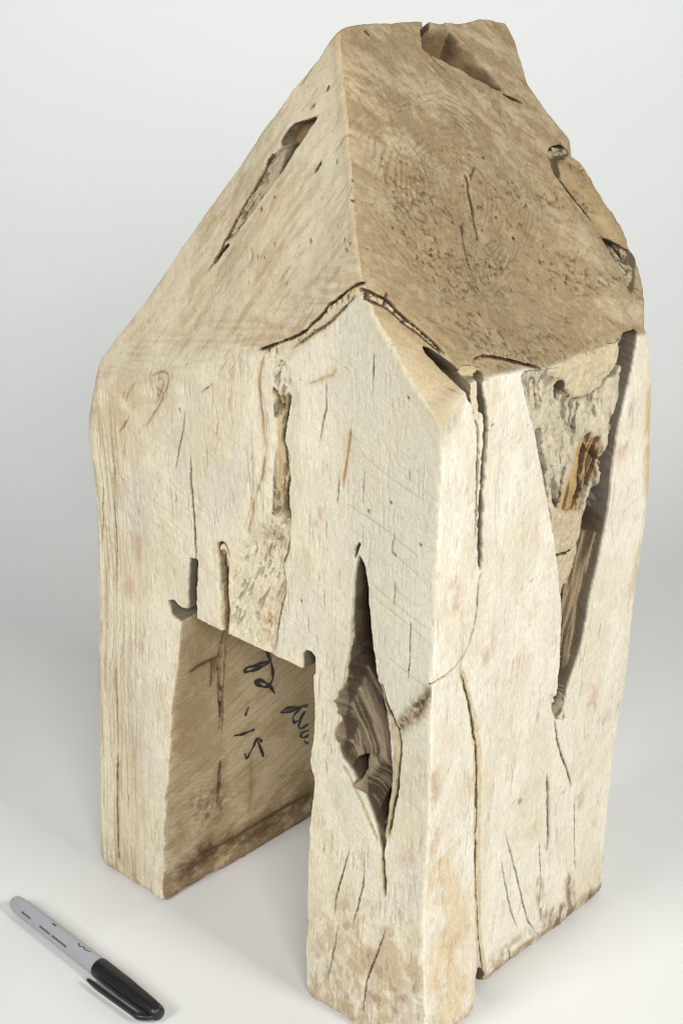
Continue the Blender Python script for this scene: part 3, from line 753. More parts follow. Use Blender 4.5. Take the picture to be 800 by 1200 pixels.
    m.tint(w, s * 0.95, OLDWOOD_SHADED * ((0.65 + 0.6 * fib) * (1 + 0.7 * lowz))[..., None])
    m.bark[w] = np.maximum(m.bark[w], s)
    m.part[w] = np.where(D > 0.2, 4, m.part[w])
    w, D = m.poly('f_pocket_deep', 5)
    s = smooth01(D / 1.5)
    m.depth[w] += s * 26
    m.tint(w, s * 0.9, lin(44, 35, 27))  # shade of the deep slot put into the colour
    # the twisted strand inside stands proud of the hollow's floor
    for nme, wd, up in (('f_strand', 17, 9.0), ('f_strand2', 9, 5.0), ('f_strand3', 12, 6.5)):
        w, D, T = m.line(nme, 14)
        a = np.exp(-(D / (wd * 0.42)) ** 2) * smooth01(np.minimum(T + 0.2, 1.15 - T) / 0.35)
        Pk = m.part[w] == 4
        f2 = m.rot(-60, 18, 1.0, 3)[w]
        m.depth[w] -= a * Pk * (up + 1.3 * (f2 - 0.5))
        m.tint(w, smooth01(a * 1.5) * Pk * 0.8, lin(150, 134, 108) * (0.55 + 0.65 * f2)[..., None])
    w, D = m.poly('f_pocket', 4)
    wr = m.rot(-58, 34, 1.1, 3, 0.6)[w]
    inn_ = smooth01(D / 2)
    m.depth[w] += inn_ * 2.0 * (wr - 0.5) + inn_ * 1.0 * smooth01((wr - 0.60) / 0.06)
    m.tint(w, inn_ * smooth01((wr - 0.56) / 0.10) * 0.45, lin(70, 57, 43))
    m.tint(w, inn_ * smooth01((0.44 - wr) / 0.10) * 0.35, lin(168, 152, 124))
    w, D, T = m.line('f_strand_gap', 6)
    a = smooth01((1.9 - D) / 1.0 + 0.5) * (m.part[w] == 4)
    m.depth[w] += a * 10
    m.tint(w, a * 0.6, DARK)
    for nme in ('f_strand_hole', 'f_strand_hole2'):
        w, D = m.poly(nme, 4)
        a = smooth01(D / 1.0 + 0.3)
        m.depth[w] += a * 14
        m.tint(w, a * 0.7, DARK)
    g('f_pocket_slit', 1.3, 9, 0.6, DARK, 0.85)
    g('f_pocket_tail', 1.3, 8, 0.6, DARK, 0.8, halo=1.2)
    # thin bark lips along the hollow
    for nme, wd, up, pid in (('f_rim', 3.6, 0.8, 14), ('f_rim_left', 2.2, 0.0, 15), ('f_rim_lefttop', 1.0, 0.0, 16)):
        w, D, T = m.line(nme, 6)
        a = smooth01((wd * 0.5 - D) / 0.8 + 0.5) * smooth01(np.minimum(T, 1 - T) / 0.06)
        n1 = m.fbm(1.6, 6, 3)[w]
        m.depth[w] = m.depth[w] * (1 - a) + a * (1.0 - up + (n1 - 0.5) * 2.6 + 0.8 * (D / wd))
        m.tint(w, a * 0.85, lin(186, 172, 138) * (0.6 + 0.75 * n1)[..., None])
        m.part[w] = np.where(a > 0.5, pid, m.part[w])
    g('f_rim_out', 1.1, 4.5, 0.55, DARK, 0.75, halo=1.0, taper=0.1)
    # saw kerfs above the doorway
    for nme, dp in (('f_kerf_v', 40), ('f_kerf_h', 34), ('f_kerf_r', 44)):
        w, D = m.poly(nme, 4, 0.35, None, True)
        s = smooth01(D / 0.6 + 0.5)
        m.depth[w] = np.maximum(m.depth[w], m.nominal[w] + dp * s)
        m.tint(w, s * 0.85, lin(124, 102, 72))
    # ----- roof slope: the open channel with bark
    fibrous('a_channel', 2.4, 1.0, lin(178, 164, 140), 5, 56, 1.8, 1.5, 7, 0.7)
    w, D = m.poly('a_box', 4, 0.3)
    s = smooth01(D / 0.9 + 0.4)
    m.depth[w] = m.depth[w] * (1 - s) + s * (10.0 - 0.12 * (Zm[:, w[1]] - 440))
    m.tint(w, s * 0.95, lin(136, 112, 82) * (0.85 + 0.3 * m.fbm(2, 6, 2)[w])[..., None])
    m.part[w] = np.where(D > 0, 17, m.part[w])
    w, D = m.poly('a_boxshade', 4)
    s = smooth01(D / 1.0 + 0.4)
    m.depth[w] += s * 8
    m.tint(w, s * 0.85, lin(106, 76, 42))
    g('a_dark', 1.9, 9, 0.6, DARK, 0.8, taper=0.3)
    g('a_linel', 0.9, 3.0, 0.55, BROWN, 0.7, halo=1.8)
    g('a_line2', 0.9, 3.0, 0.55, DARK, 0.7)
    g('a_slot1', 1.0, 2.6, 0.6, DARK, 0.8, halo=1.0)
    g('a_slot2', 0.8, 2.0, 0.6, DARK, 0.7)
    g('a_slot3', 0.8, 2.0, 0.6, BROWN, 0.7, halo=2)
    g('a_edge', 0.9, 1.0, 0.6, BROWN, 0.5, halo=1.5)
    g('a_line3', 0.6, 0.8, 0.6, BROWN, 0.6)
    for q in FEAT['a_specks']:
        m.spot(q, rng.uniform(0.5, 0.9), 1.5, DARK, 0.75)
    for _ in range(90):
        q = (rng.uniform(-215, -50), rng.uniform(320, 480))
        m.spot(q, rng.uniform(0.25, 0.5), 0.8, BROWN, 0.6, rng.uniform(0.8, 2.0))
    for _ in range(50):      # scuffs up the slope
        a0 = np.array([rng.uniform(-215, -55), rng.uniform(330, 470)])
        l_ = rng.uniform(4, 16)
        FEAT['_s'] = [a0, a0 + l_ * np.array([0.55, 0.84])]
        g('_s', rng.uniform(0.3, 0.6), 0.5, 0.6, lin(140, 114, 80), rng.uniform(0.25, 0.55), taper=0.4, warp=0.7)

def right_features(m):
    g = m.groove
    ALL = np.s_[:, :]
    wall = 1 - isB
    relief = (m.fbm(50, 80, 2) - 0.5) * 3.6 + (m.fbm(1.3, 24, 3) - 0.5) * 0.26 * wall + (m.fbm(1.8, 3.6, 3) - 0.5) * (0.2 + 0.25 * wall)
    relief += isB * ((m.fbm(4, 4, 4, 0.65) - 0.5) * 1.0 + (m.fbm(40, 30, 2) - 0.5) * 3.5 + 11.0 * np.exp(-((Ym - 88) / 42) ** 2 - ((Zr - 388) / 34) ** 2))
    sm = m.rot(14, 60, 1.2, 2)
    relief += wall * 0.35 * (sm - 0.5) * smooth01(m.fbm(30, 30, 2) * 2.4 - 0.6)
    m.tint(ALL, wall * smooth01((sm - 0.62) / 0.1) * smooth01(m.fbm(24, 24, 3) * 2.6 - 1.0) * 0.16, lin(180, 160, 130))
    m.depth += relief
    m.nominal = m.depth.copy()
    n = m.fbm(0.8, 9, 2) * m.fbm(10, 22, 2)
    nick = smooth01((n - 0.47) / 0.05) * wall
    m.depth += nick * 0.5
    m.tint(ALL, nick * 0.3, BROWN)
    m.tint(ALL, wall * smooth01((m.fbm(0.8, 7, 2) - 0.62) / 0.16) * 0.14, lin(176, 148, 108))
    m.tint(ALL, wall * smooth01((m.fbm(7, 24, 4, 0.6) - 0.54) / 0.16) * 0.20, lin(212, 190, 152))
    m.tint(ALL, wall * smooth01((m.fbm(22, 40, 4, 0.55) - 0.52) / 0.16) * 0.40, lin(214, 200, 170))
    m.tint(ALL, wall * smooth01((m.fbm(7, 14, 4, 0.6) - 0.62) / 0.10) * 0.22, lin(200, 174, 146))
    for _ in range(22):
        a0 = np.array([rng.uniform(4, 165), rng.uniform(40, 345)])
        l_ = rng.uniform(18, 55)
        FEAT['_s'] = [a0, a0 + np.array([rng.normal(0, 1.5), -l_ * 0.5]), a0 + np.array([rng.normal(0, 3.0), -l_])]
        g('_s', 0.34, 0.8, 0.5, BROWN, rng.uniform(0.2, 0.5), taper=0.45, warp=1.0)
    # end grain of the roof: rings, mottling, worm holes
    rc = FEAT['b_ring'][0]
    rr = np.hypot(Ym - rc[0], (Zr - rc[1]) * 1.25) + (m.fbm(16, 16, 3) - 0.5) * 7
    ring = np.sin((rr + (m.fbm(5, 5, 2) - 0.5) * 1.5) * 2 * math.pi / 3.0) * smooth01((70 - rr) / 26) * smooth01(m.fbm(13, 13, 3) * 2.6 - 0.7)
    m.depth += isB * ring * 0.22
    RING = isB * np.clip(ring * 1.6 - 0.2, 0, 1)
    dg = m.rot(-42, 18, 3.0, 4, 0.65)
    m.tint(ALL, isB * smooth01((m.fbm(16, 12, 4, 0.65) - 0.48) / 0.16) * 0.42, lin(156, 132, 96))
    m.tint(ALL, isB * smooth01((dg - 0.52) / 0.12) * 0.30, lin(136, 112, 78))
    m.tint(ALL, isB * smooth01((m.rot(-35, 5, 1.6, 3, 0.7) - 0.56) / 0.1) * 0.35, lin(124, 100, 68))
    m.tint(ALL, isB * smooth01((m.fbm(3, 3, 3, 0.7) - 0.55) / 0.12) * 0.30, lin(192, 174, 142))
    pale = smooth01((Zr - 415) / 40) + smooth01((Ym - 110) / 30) * 0.7
    m.tint(ALL, isB * smooth01((m.rot(-40, 20, 6, 4, 0.65) - 0.46) / 0.16) * np.clip(pale, 0, 1) * 0.5, lin(196, 181, 150))
    m.tint(ALL, isB * smooth01((m.fbm(9, 9, 3) - 0.58) / 0.10) * 0.18, lin(160, 130, 104))
    m.tint(ALL, isB * smooth01((m.fbm(1.6, 1.6, 3) - 0.56) / 0.14) * 0.28, lin(126, 102, 70))
    m.tint(ALL, isB * smooth01((14 - Ym) / 30) * 0.35 * m.fbm(8, 8, 3) * 2, lin(192, 176, 144))
    for _ in range(300):
        y = rng.normal(75, 38)
        z = rng.normal(405, 26)
        if rng.random() < 0.6:
            b_ = rng.integers(0, 3)
            z = (418, 400, 386)[b_] + (y - 70) * -0.18 + rng.normal(0, 6)
        if y < 34 and z < 400:
            continue
        big = rng.random() > 0.93
        m.spot((y, z), rng.uniform(0.24, 0.44) * (1.8 if big else 1), 2.4, lin(74, 56, 36), 1.0, rng.uniform(0.5, 1.2))
    m.tint(ALL, RING * 0.45 * smooth01(m.fbm(8, 8, 3) * 2.8 - 0.75), lin(104, 85, 59))
    band = smooth01((m.rot(-14, 40, 14, 3) - 0.44) / 0.12) * smooth01((455 - Zr) / 30)
    fl = smooth01((m.rot(-30, 2.2, 1.2, 3, 0.7) - 0.61) / 0.05) * band * isB * smooth01((Ym - 24) / 14)
    m.depth += fl * 0.8
    m.tint(ALL, fl * 0.7, lin(92, 72, 46))
    for _ in range(70):
        a0 = np.array([rng.uniform(5, 160), rng.uniform(360, 485)])
        l_ = rng.uniform(4, 15)
        an = rng.normal(-0.7, 0.35)
        FEAT['_s'] = [a0, a0 + l_ * np.array([math.cos(an), math.sin(an)])]
        g('_s', rng.uniform(0.3, 0.6), 0.7, 0.5, lin(112, 88, 58), rng.uniform(0.25, 0.6), taper=0.4, warp=1.2)
    m.stain('b_palestrip', lin(206, 190, 154), 0.5, 4, (8, 3), 0.3)
    w, D = m.poly('b_band', 4)
    s = smooth01(D / 1.0 + 0.4)
    e, lv = m.plates(w, 4.0, 4.0)
    m.depth[w] += s * (0.2 + 0.9 * lv + 1.6 * smooth01(1 - e / 0.12))
    m.tint(w, s * 0.85, lin(200, 182, 146) * (0.75 + 0.4 * lv)[..., None])
    m.part[w] = np.where(D > 0.3, 6, m.part[w])
    g('b_crack', 0.8, 4.5, 0.5, DARK, 0.8, halo=0.8, taper=0.1)
    g('b_crack2', 0.7, 3.5, 0.5, DARK, 0.8, halo=0.6, taper=0.1)
    for i in range(1, 5):
        g('b_x%d' % i, 0.7, 3.0, 0.5, DARK, 0.8)
    # saw lines below that crack
    P = np.array(FEAT['b_crack2'])
    tri = smooth01((np.interp(m.u, P[:, 0], P[:, 1])[:, None] - 3 - Zr) / 4) * isB * smooth01((32 - Ym) / 8)
    sl = m.rot(-50, 40, 1.1, 2)
    m.depth += tri * 0.5 * (sl - 0.5) + tri * 1.5
    m.tint(ALL, tri * smooth01((sl - 0.55) / 0.1) * 0.45, lin(128, 104, 72))
    near = smooth01((np.interp(m.u, P[:, 0], P[:, 1])[:, None] - 8 - Zr) / 22)
    m.tint(ALL, tri * (0.45 + 0.5 * near) * (0.75 + 0.25 * m.fbm(6, 6, 3)), lin(193, 177, 144))
    m.tint(ALL, tri * smooth01((m.fbm(6, 6, 4, 0.65) - 0.52) / 0.14) * 0.4, lin(172, 148, 108))
    g('b_mid', 1.0, 7, 0.5, DARK, 0.85, taper=0.2)
    g('b_mid0', 0.7, 3, 0.5, DARK, 0.7)
    g('b_mid2', 0.9, 6, 0.5, DARK, 0.85)
    g('b_arc', 0.6, 1.5, 0.5, BROWN, 0.7, halo=1)
    g('b_crk5', 0.8, 0.8, 0.8, BROWN, 0.4, halo=1.5)
    g('b_crk6', 0.7, 1.5, 0.5, BROWN, 0.7)
    g('b_topcr', 1.1, 2, 0.6, DARK, 0.75)
    # the wedge split out of the ridge: a steep lower flank, a long slope back up
    P = np.array(FEAT['b_notchline'])[1:]
    a, b = P[0], P[-1]
    e = (b - a) / np.linalg.norm(b - a)
    nrm = np.array([-e[1], e[0]])
    if nrm[1] < 0:
        nrm = -nrm
    du = (Ym - a[0]) * e[0] + (Zr - a[1]) * e[1]
    dn = (Ym - a[0]) * nrm[0] + (Zr - a[1]) * nrm[1] + (m.fbm(10, 10, 2) - 0.5) * 3
    L_ = np.linalg.norm(b - a)
    along = np.clip(1 - du / L_, 0, 1.15)
    prof = smooth01(dn / 1.4) * np.clip(1 - dn / (4 + 24 * np.clip(along, 0, 1)), 0, 1)
    fade = smooth01((du + 2) / 2.5)
    thick = np.clip((497 - 0.16 * (Ym - 50) - Zr) * 1.36, 0, 60)
    cut = np.minimum(36 * along ** 0.6 * prof * fade, 0.80 * thick + 0.5)
    cut = cut + 40 * smooth01((1.6 - np.abs(du - 0.5 - 0.15 * dn)) / 1.0 + 0.5) * smooth01(dn / 2) * smooth01((24 - dn) / 3)
    m.depth += cut
    m.tint(ALL, np.clip(cut / 6, 0, 1) * 0.85, lin(118, 95, 66) * (0.7 + 0.6 * m.fbm(3, 9, 3))[..., None])  # brown grows with the cut, painting in the notch's shade
    g('b_notchtail', 1.0, 3.0, 0.6, DARK, 0.7)
    # the ear at the back edge
    w, D = m.poly('b_ear', 6)
    s = smooth01(D / 2.5 + 0.4)
    m.depth[w] += s * 2.6 - 3.0 * smooth01(D / 9)
    m.tint(w, s * 0.45, lin(172, 146, 104))
    for nme, pid in (('b_earbark', 7), ('b_earbark2', 8)):
        w, D = m.poly(nme, 4)
        s = smooth01(D / 1.2 + 0.4)
        e, lv = m.plates(w, 4.0, 6.0)
        lv = 0.4 * lv + 0.6 * m.fbm(3, 4, 4, 0.7)[w]
        m.depth[w] += s * (1.0 + 4.5 * lv + 1.5 * smooth01(1 - e / 0.08))
        m.tint(w, s * 0.8, lin(196, 182, 152) * (0.6 + 0.5 * lv)[..., None])
        m.bark[w] = np.maximum(m.bark[w], s)
        m.part[w] = np.where(D > 0.3, pid, m.part[w])
    g('b_earcr', 1.2, 8, 0.55, DARK, 0.85, halo=0.8, taper=0.12)
    g('b_earcr2', 1.3, 6, 0.6, DARK, 0.8)
    g('b_earcr3', 1.6, 7, 0.6, DARK, 0.8)
    # ------------------------------------------------ right wall
    for q in FEAT['r_pinks']:
        m.stain(None, PINK, 0.6, 4, (3, 7), 0.34, 3, [(q[0] - 4, q[1] - 7), (q[0] + 4, q[1] - 7), (q[0] + 4, q[1] + 7), (q[0] - 4, q[1] + 7)])
    for _ in range(40):
        q = (rng.uniform(4, 165), rng.uniform(20, 330))
        m.stain(None, PINK if rng.random() < 0.4 else TAN, rng.uniform(0.15, 0.3), 4, (3, 9), 0.45, 3, [(q[0] - 2, q[1] - 6), (q[0] + 2, q[1] - 6), (q[0] + 3, q[1] + 6), (q[0] - 3, q[1] + 6)])
    m.stain('r_orange', lin(212, 184, 132), 0.55, 12, (10, 16), 0.30)
    m.stain('r_orange', lin(172, 138, 92), 0.40, 12, (5, 8), 0.50)
    base = smooth01((15 - Zr) / 18) * smooth01((m.fbm(6, 7, 4, 0.7) - 0.42) / 0.22)
    m.tint(ALL, base * 0.65, lin(158, 126, 82))
    m.depth += smooth01((7 - Zr) / 8) * m.fbm(6, 4, 3) * 3.0
    foot = smooth01((4 + 14 * m.fbm(9, 60, 3) * smooth01((Ym - 40) / 80) - Zr) / 5) * smooth01(m.fbm(2.4, 6, 4, 0.7) * 2.2 - 0.5)
    m.tint(ALL, foot * 0.55, lin(128, 94, 62))
    m.stain('r_band', lin(160, 130, 94), 0.7, 7, (6, 6), 0.32)
    for i in range(1, 5):
        m.stain('r_smudge%d' % i, lin(116, 84, 54), 0.8, 2.5, (3, 9), 0.32)
    m.stain('r_edgestrip', lin(194, 158, 100), 0.75, 3, (4, 14), 0.2)
    m.stain('r_edgebrown', lin(196, 166, 114), 0.55, 4, (3, 10), 0.3)
    m.stain('r_greyedge', lin(160, 150, 128), 0.7, 5, (3, 8), 0.3)
    m.stain('r_orangetop', lin(186, 150, 92), 0.75, 3, (3, 4), 0.3)
    m.stain('r_greyst', lin(150, 146, 130), 0.6, 3, (2, 6), 0.3)
    m.tint(ALL, np.exp(-((overB + 2) / 6.0) ** 2) * crn * (0.7 + 0.4 * m.fbm(5, 5, 3)), lin(180, 165, 134))
    # big V-shaped bark pocket
    w, D = m.poly('r_pocket', 6)
    s = smooth01(D / 1.6 + 0.3)
    n1 = m.fbm(2.8, 10.0, 4, 0.7)[w]
    e, lv = m.plates(w, 4.0, 14.0)
    e2, lv2 = m.plates(w, 1.8, 4.0)
    fz = m.rot(97, 20, 2.2, 4, 0.6)[w]
    cr = smooth01(1 - e / 0.08)
    Pc = catmull(FEAT['r_crev'], False)
    Pc = Pc[np.argsort(Pc[:, 1])]
    rise = smooth01((Ym[w[0]] - np.interp(m.v[w[1]], Pc[:, 1], Pc[:, 0])[None, :] + 26) / 24) * smooth01((Zr[:, w[1]] - 262) / 20)
    m.depth[w] = m.depth[w] * (1 - s) + s * ((4.2 + 2.6 * smooth01(D / 10)) * (1 - 0.85 * rise) + (7.0 - 3.5 * rise) * (n1 - 0.5) + 2.4 * smooth01((fz - 0.62) / 0.06) + 0.4 * (lv2 - 0.5))
    m.tint(w, s * 0.9, lin(202, 190, 164) * (0.58 + 0.62 * n1 + 0.08 * lv2)[..., None])
    m.tint(w, s * smooth01((fz - 0.61) / 0.07) * 0.50, lin(126, 107, 80))
    m.bark[w] = np.maximum(m.bark[w], s)
    m.part[w] = np.where(D > 0.2, 9, m.part[w])
    m.stain('r_greybark', lin(190, 182, 160), 0.45, 4, (4, 7), 0.40)
    w, D = m.poly('r_cream', 8, 2.5)
    s = smooth01(D / 6 + 0.4)
    m.depth[w] = m.depth[w] * (1 - s) + s * (2.4 + (m.fbm(4, 4, 4, 0.65)[w] - 0.5) * 3)
    m.tint(w, s * 0.8, lin(210, 194, 158) * (0.72 + 0.42 * m.fbm(3, 3, 4, 0.65)[w])[..., None])
    m.part[w] = np.where(D > 0.4, 18, m.part[w])
    w, D = m.poly('r_tongue', 8, 2.0)
    s = smooth01(D / 5 + 0.4)
    n1 = m.fbm(2.2, 3.0, 4, 0.65)[w]
    m.depth[w] = m.depth[w] * (1 - s) + s * (5.0 + (n1 - 0.5) * 3.2)
    m.tint(w, s * 0.85, lin(198, 182, 150) * (0.7 + 0.55 * n1)[..., None])
    m.part[w] = np.where(D > 0.4, 19, m.part[w])
    w, D = m.poly('r_barkstrip', 6, 2.0)
    s = smooth01(D / 3.0 + 0.3)
    fb = m.rot(72, 22, 2.0, 3)[w]
    m.depth[w] = m.depth[w] * (1 - s) + s * (5.5 + 10 * (fb - 0.5))
    m.tint(w, s * 0.95, lin(184, 152, 104) * (0.5 + 1.0 * fb)[..., None])
    m.part[w] = np.where(D > 0.2, 10, m.part[w])
    for i, (wd, dp) in enumerate(((2.4, 14), (1.2, 10), (1.2, 10), (2.2, 14))):
        g('r_strip%d' % (i + 1), wd, dp + 6, 0.6, DARK, 0.85)
    # the fibrous strand at the lower end, sloping from the right rim down into the dark
    w, D = m.poly('r_strand', 4)
    Pl = catmull(FEAT['r_strandrim'] + [[118, 150]], False)
    Pl = Pl[np.argsort(Pl[:, 1])]
    lat = np.interp(m.v[w[1]], Pl[:, 1], Pl[:, 0])[None, :] - Ym[w[0]]
    s = smooth01(D / 1.3 + 0.3)
    fb = m.rot(80, 34, 1.2, 3)[w]
    m.depth[w] = m.depth[w] * (1 - s) + s * np.clip(4 + 1.3 * lat + 4.0 * (fb - 0.5), 3, 32)
    m.tint(w, s * 0.95, lin(150, 130, 102) * (0.45 + 1.05 * fb)[..., None])
    m.part[w] = np.where(D > 0.2, 11, m.part[w])
    w, D, T = m.line('r_crev', 14, 0.4)
    wd = np.interp(T, [0, 0.08, 0.25, 0.5, 0.75, 0.9, 1.0], [6, 7, 2.6, 2.8, 5, 7, 7]) * 0.5
    s = smooth01((wd - D) / 0.9 + 0.5)
    m.depth[w] = np.maximum(m.depth[w], m.nominal[w] + s * (28 + 4 * m.fbm(1.2, 18, 2)[w]))
    m.tint(w, s * 0.95, lin(56, 44, 32))  # crevice brown, darkened to carry the shade of its depth
    w, D = m.poly('r_pocket', 4)
    Pc = catmull(FEAT['r_crev'], False)
    Pc = Pc[np.argsort(Pc[:, 1])]
    lat = Ym[w[0]] - np.interp(m.v[w[1]], Pc[:, 1], Pc[:, 0])[None, :]
    s = smooth01(D / 1.2 + 0.4) * smooth01((lat - 0.4) / 1.0) * smooth01((Zr[:, w[1]] - 244) / 8)
    fb = m.rot(80, 30, 1.3, 3)[w]
    m.depth[w] = np.maximum(m.depth[w], m.nominal[w] + s * (24 + 5 * (fb - 0.5)))
    m.tint(w, s * 0.95, lin(66, 52, 38) * (0.6 + 0.8 * fb)[..., None])
    w, D = m.poly('r_mouth', 4)
    s = smooth01(D / 1.0 + 0.3)
    m.depth[w] = np.maximum(m.depth[w], m.nominal[w] + s * 34)
    m.tint(w, s * 0.95, lin(48, 37, 27))
    for nme, wd in (('r_hole1', 12), ('r_hole2', 30)):
        w, D = m.poly(nme, 3)
        s = smooth01(D / 0.9 + 0.3)
        m.depth[w] = np.maximum(m.depth[w], m.nominal[w] + s * wd)
        m.tint(w, s * 0.8, DARK)
    g('r_branch', 1.7, 18, 0.6, DARK, 0.85, taper=0.12)
    w, D, T = m.line('r_crevL', 8)
    s = smooth01((np.interp(T, [0, 0.4, 1], [1.5, 5.0, 4.0]) * 0.5 - D) / 2.0 + 0.5)
    m.depth[w] += s * 10
    m.tint(w, s * 0.5, lin(140, 120, 94))
    g('r_tonguecr', 0.8, 9, 0.5, DARK, 0.8)
    g('r_strandline', 0.9, 24, 0.6, DARK, 0.6)
    w, D = m.poly('r_hookbark', 3)
    s = smooth01(D / 1.2 + 0.3)
    m.depth[w] += s * 3.5 * m.fbm(2.5, 2.5, 2)[w]
    m.tint(w, s * 0.5, lin(200, 182, 144))
    # cracks
    g('r_crackA', 0.9, 10, 0.5, DARK, 0.85, taper=0.15, warp=0.5)
    w, D = m.poly('r_gapA', 3)
    s = smooth01(D / 0.9 + 0.3)
    m.depth[w] = np.maximum(m.depth[w], m.nominal[w] + s * 20)
    m.tint(w, s * 0.8, DARK)
    w, D = m.poly('r_chip', 3)
    m.depth[w] += smooth01(D / 1.0 + 0.3) * 2.0
    m.tint(w, smooth01(D / 1.0) * 0.5, lin(206, 190, 150))
    g('r_crackB', 2.4, 20, 0.55, lin(104, 80, 54), 0.8, taper=0.06, warp=0.3)
    g('r_crackB2', 0.55, 4, 0.5, DARK, 0.7, halo=0.8, warp=1.6)
    g('r_lip', 0.9, 4.5, 0.55, BROWN, 0.75, halo=1.4)
    w, D = m.poly('r_lowband', 3)
    s = smooth01(D / 0.8 + 0.4)
    n1 = m.fbm(1.3, 8, 3)[w]
    m.depth[w] += s * (0.2 + 1.4 * n1)
    m.tint(w, s * 0.8, lin(204, 186, 148) * (0.75 + 0.5 * n1)[..., None])
    m.part[w] = np.where(D > 0.3, 12, m.part[w])
    g('r_low', 0.8, 8, 0.5, lin(84, 65, 45), 0.85, taper=0.1, warp=1.2)
    w, D = m.poly('r_lowhole', 3)
    s = smooth01(D / 1.2 + 0.3)
    m.depth[w] = np.maximum(m.depth[w], m.nominal[w] + s * 16)
    m.tint(w, s * 0.7, DARK)
    g('r_cr3', 1.2, 7, 0.55, lin(116, 84, 48), 0.8, halo=2.2)
    g('r_cr4', 0.9, 6, 0.5, DARK, 0.8, halo=0.8)
    for i in range(1, 6):
        g('r_hair%d' % i, 0.55, 2.6, 0.45, DARK, 0.75, taper=0.35)
    for _ in range(60):
        a0 = np.array([rng.uniform(3, 165), rng.uniform(20, 340)])
        l_ = rng.uniform(4, 16)
        FEAT['_s'] = [a0, a0 + np.array([rng.normal(0, 0.6), -l_])]
        g('_s', rng.uniform(0.3, 0.55), 1.0, 0.5, BROWN, rng.uniform(0.15, 0.5), taper=0.4, warp=0.6)
    m.stain('r_spot1', lin(130, 104, 70), 0.8, 1, (2, 2), 0.1)
    for q in FEAT['r_specks']:
        m.spot(q, 0.7, 1.6, DARK, 0.85)

front_features(FA)
right_features(RB)
f_surf = f_base + FA.depth
g_surf = g_base - RB.depth

# ---------- inner wall of the doorway: x = xi(y, z), solid on its left
IW = Relief(-18, 200, -8, 212, 31)
Yi, Zi = IW.u[:, None], IW.v[None, :]
front_edge = np.interp(IW.v, [0, 50, 100, 150, 196], [-188, -187, -182.5, -177, -171])[None, :]
xi_surf = front_edge + (-185.0 - front_edge) * smooth01(Yi / 60) - (IW.fbm(14, 6, 3) - 0.40) * 2.6 * smooth01((10 - Yi) / 14)
IW.col[:] = base_colour(IW, lin(208, 190, 156), 12, 12, 24, 1.6)

def inner_features(m):
    g = m.groove
    ph = (Zi + Yi * 0.30 + (m.fbm(40, 40, 2) - 0.5) * 12) / 3.0
    saw = np.sin(ph * 2 * math.pi) * smooth01(m.fbm(30, 20, 2) * 2.2 - 0.5)
    m.depth += 0.07 * saw + (m.fbm(40, 40, 2) - 0.5) * 3 + (m.fbm(3, 3, 2) - 0.5) * 0.4
    m.nominal = m.depth.copy()
    m.tint(np.s_[:, :], np.clip(saw, 0, 1) * 0.20, lin(128, 104, 72))
    m.tint(np.s_[:, :], smooth01((m.rot(16, 30, 1.4, 3, 0.65) - 0.54) / 0.12) * 0.30, lin(136, 112, 78))
    m.tint(np.s_[:, :], smooth01((m.fbm(14, 10, 4, 0.65) - 0.5) / 0.14) * 0.35, lin(164, 138, 98))
    m.stain('i_tan', lin(176, 150, 108), 0.5, 12, (9, 9), 0.2)
    m.stain('i_orange', lin(164, 134, 92), 0.35, 10, (8, 8), 0.3)
    m.tint(np.s_[:, :], smooth01((60 - Zi) / 60) * smooth01((m.fbm(8, 6, 4, 0.65) - 0.36) / 0.2) * 0.65, lin(132, 104, 66))
    m.stain('i_band', lin(88, 66, 40), 0.85, 8, (10, 5), 0.25)
    for nme in ('i_blot1', 'i_blot2'):
        m.stain(nme, lin(92, 72, 48), 0.75, 7, (4, 4), 0.35)
    m.stain('i_red', lin(160, 112, 80), 0.4, 6, (6, 6), 0.15)
    m.stain('i_drip3', lin(128, 104, 72), 0.5, 3, (3, 9), 0.2)
    g('i_bandline', 2.2, 0.8, 2.0, lin(80, 60, 38), 0.6, halo=4, hc=lin(104, 80, 50))
    g('i_line', 1.8, 1.0, 1.2, lin(96, 72, 46), 0.75, halo=3.0, hc=lin(120, 92, 60))
    g('i_drip1', 1.6, 0.5, 1.2, lin(104, 80, 52), 0.7, halo=2.0, hc=lin(130, 100, 66))
    g('i_drip2', 1.4, 0.5, 1.2, lin(110, 86, 58), 0.7, halo=1.6, hc=lin(130, 100, 66))
    g('i_crack', 3.4, 12, 0.8, lin(44, 34, 25), 1.0, halo=2.0, taper=0.25)
    g('i_crack2', 1.4, 6, 0.7, DARK, 0.9, halo=1.6)
    g('i_crack3', 2.0, 8, 0.8, DARK, 1.0, halo=3.0, hc=lin(110, 84, 54))
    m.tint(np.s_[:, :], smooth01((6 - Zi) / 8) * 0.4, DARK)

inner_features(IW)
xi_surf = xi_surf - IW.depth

# ------------------------------------------------------------------ the block as one solid field
VOX = 0.66
gx = np.arange(-264, 8, VOX, dtype=np.float32)
gy = np.arange(-15, 196, VOX, dtype=np.float32)
gz = np.arange(-2.4, 506, VOX, dtype=np.float32)
NX, NY, NZ = len(gx), len(gy), len(gz)

def on_grid(m, arr, a, b):
    A, B = np.meshgrid(a, b, indexing='ij')
    return m.sample(arr, A, B).astype(np.float32)

fF = on_grid(FA, f_surf, gx, gz)
gR = on_grid(RB, g_surf, gy, gz)
xI = on_grid(IW, xi_surf, gy, np.minimum(gz, 205))

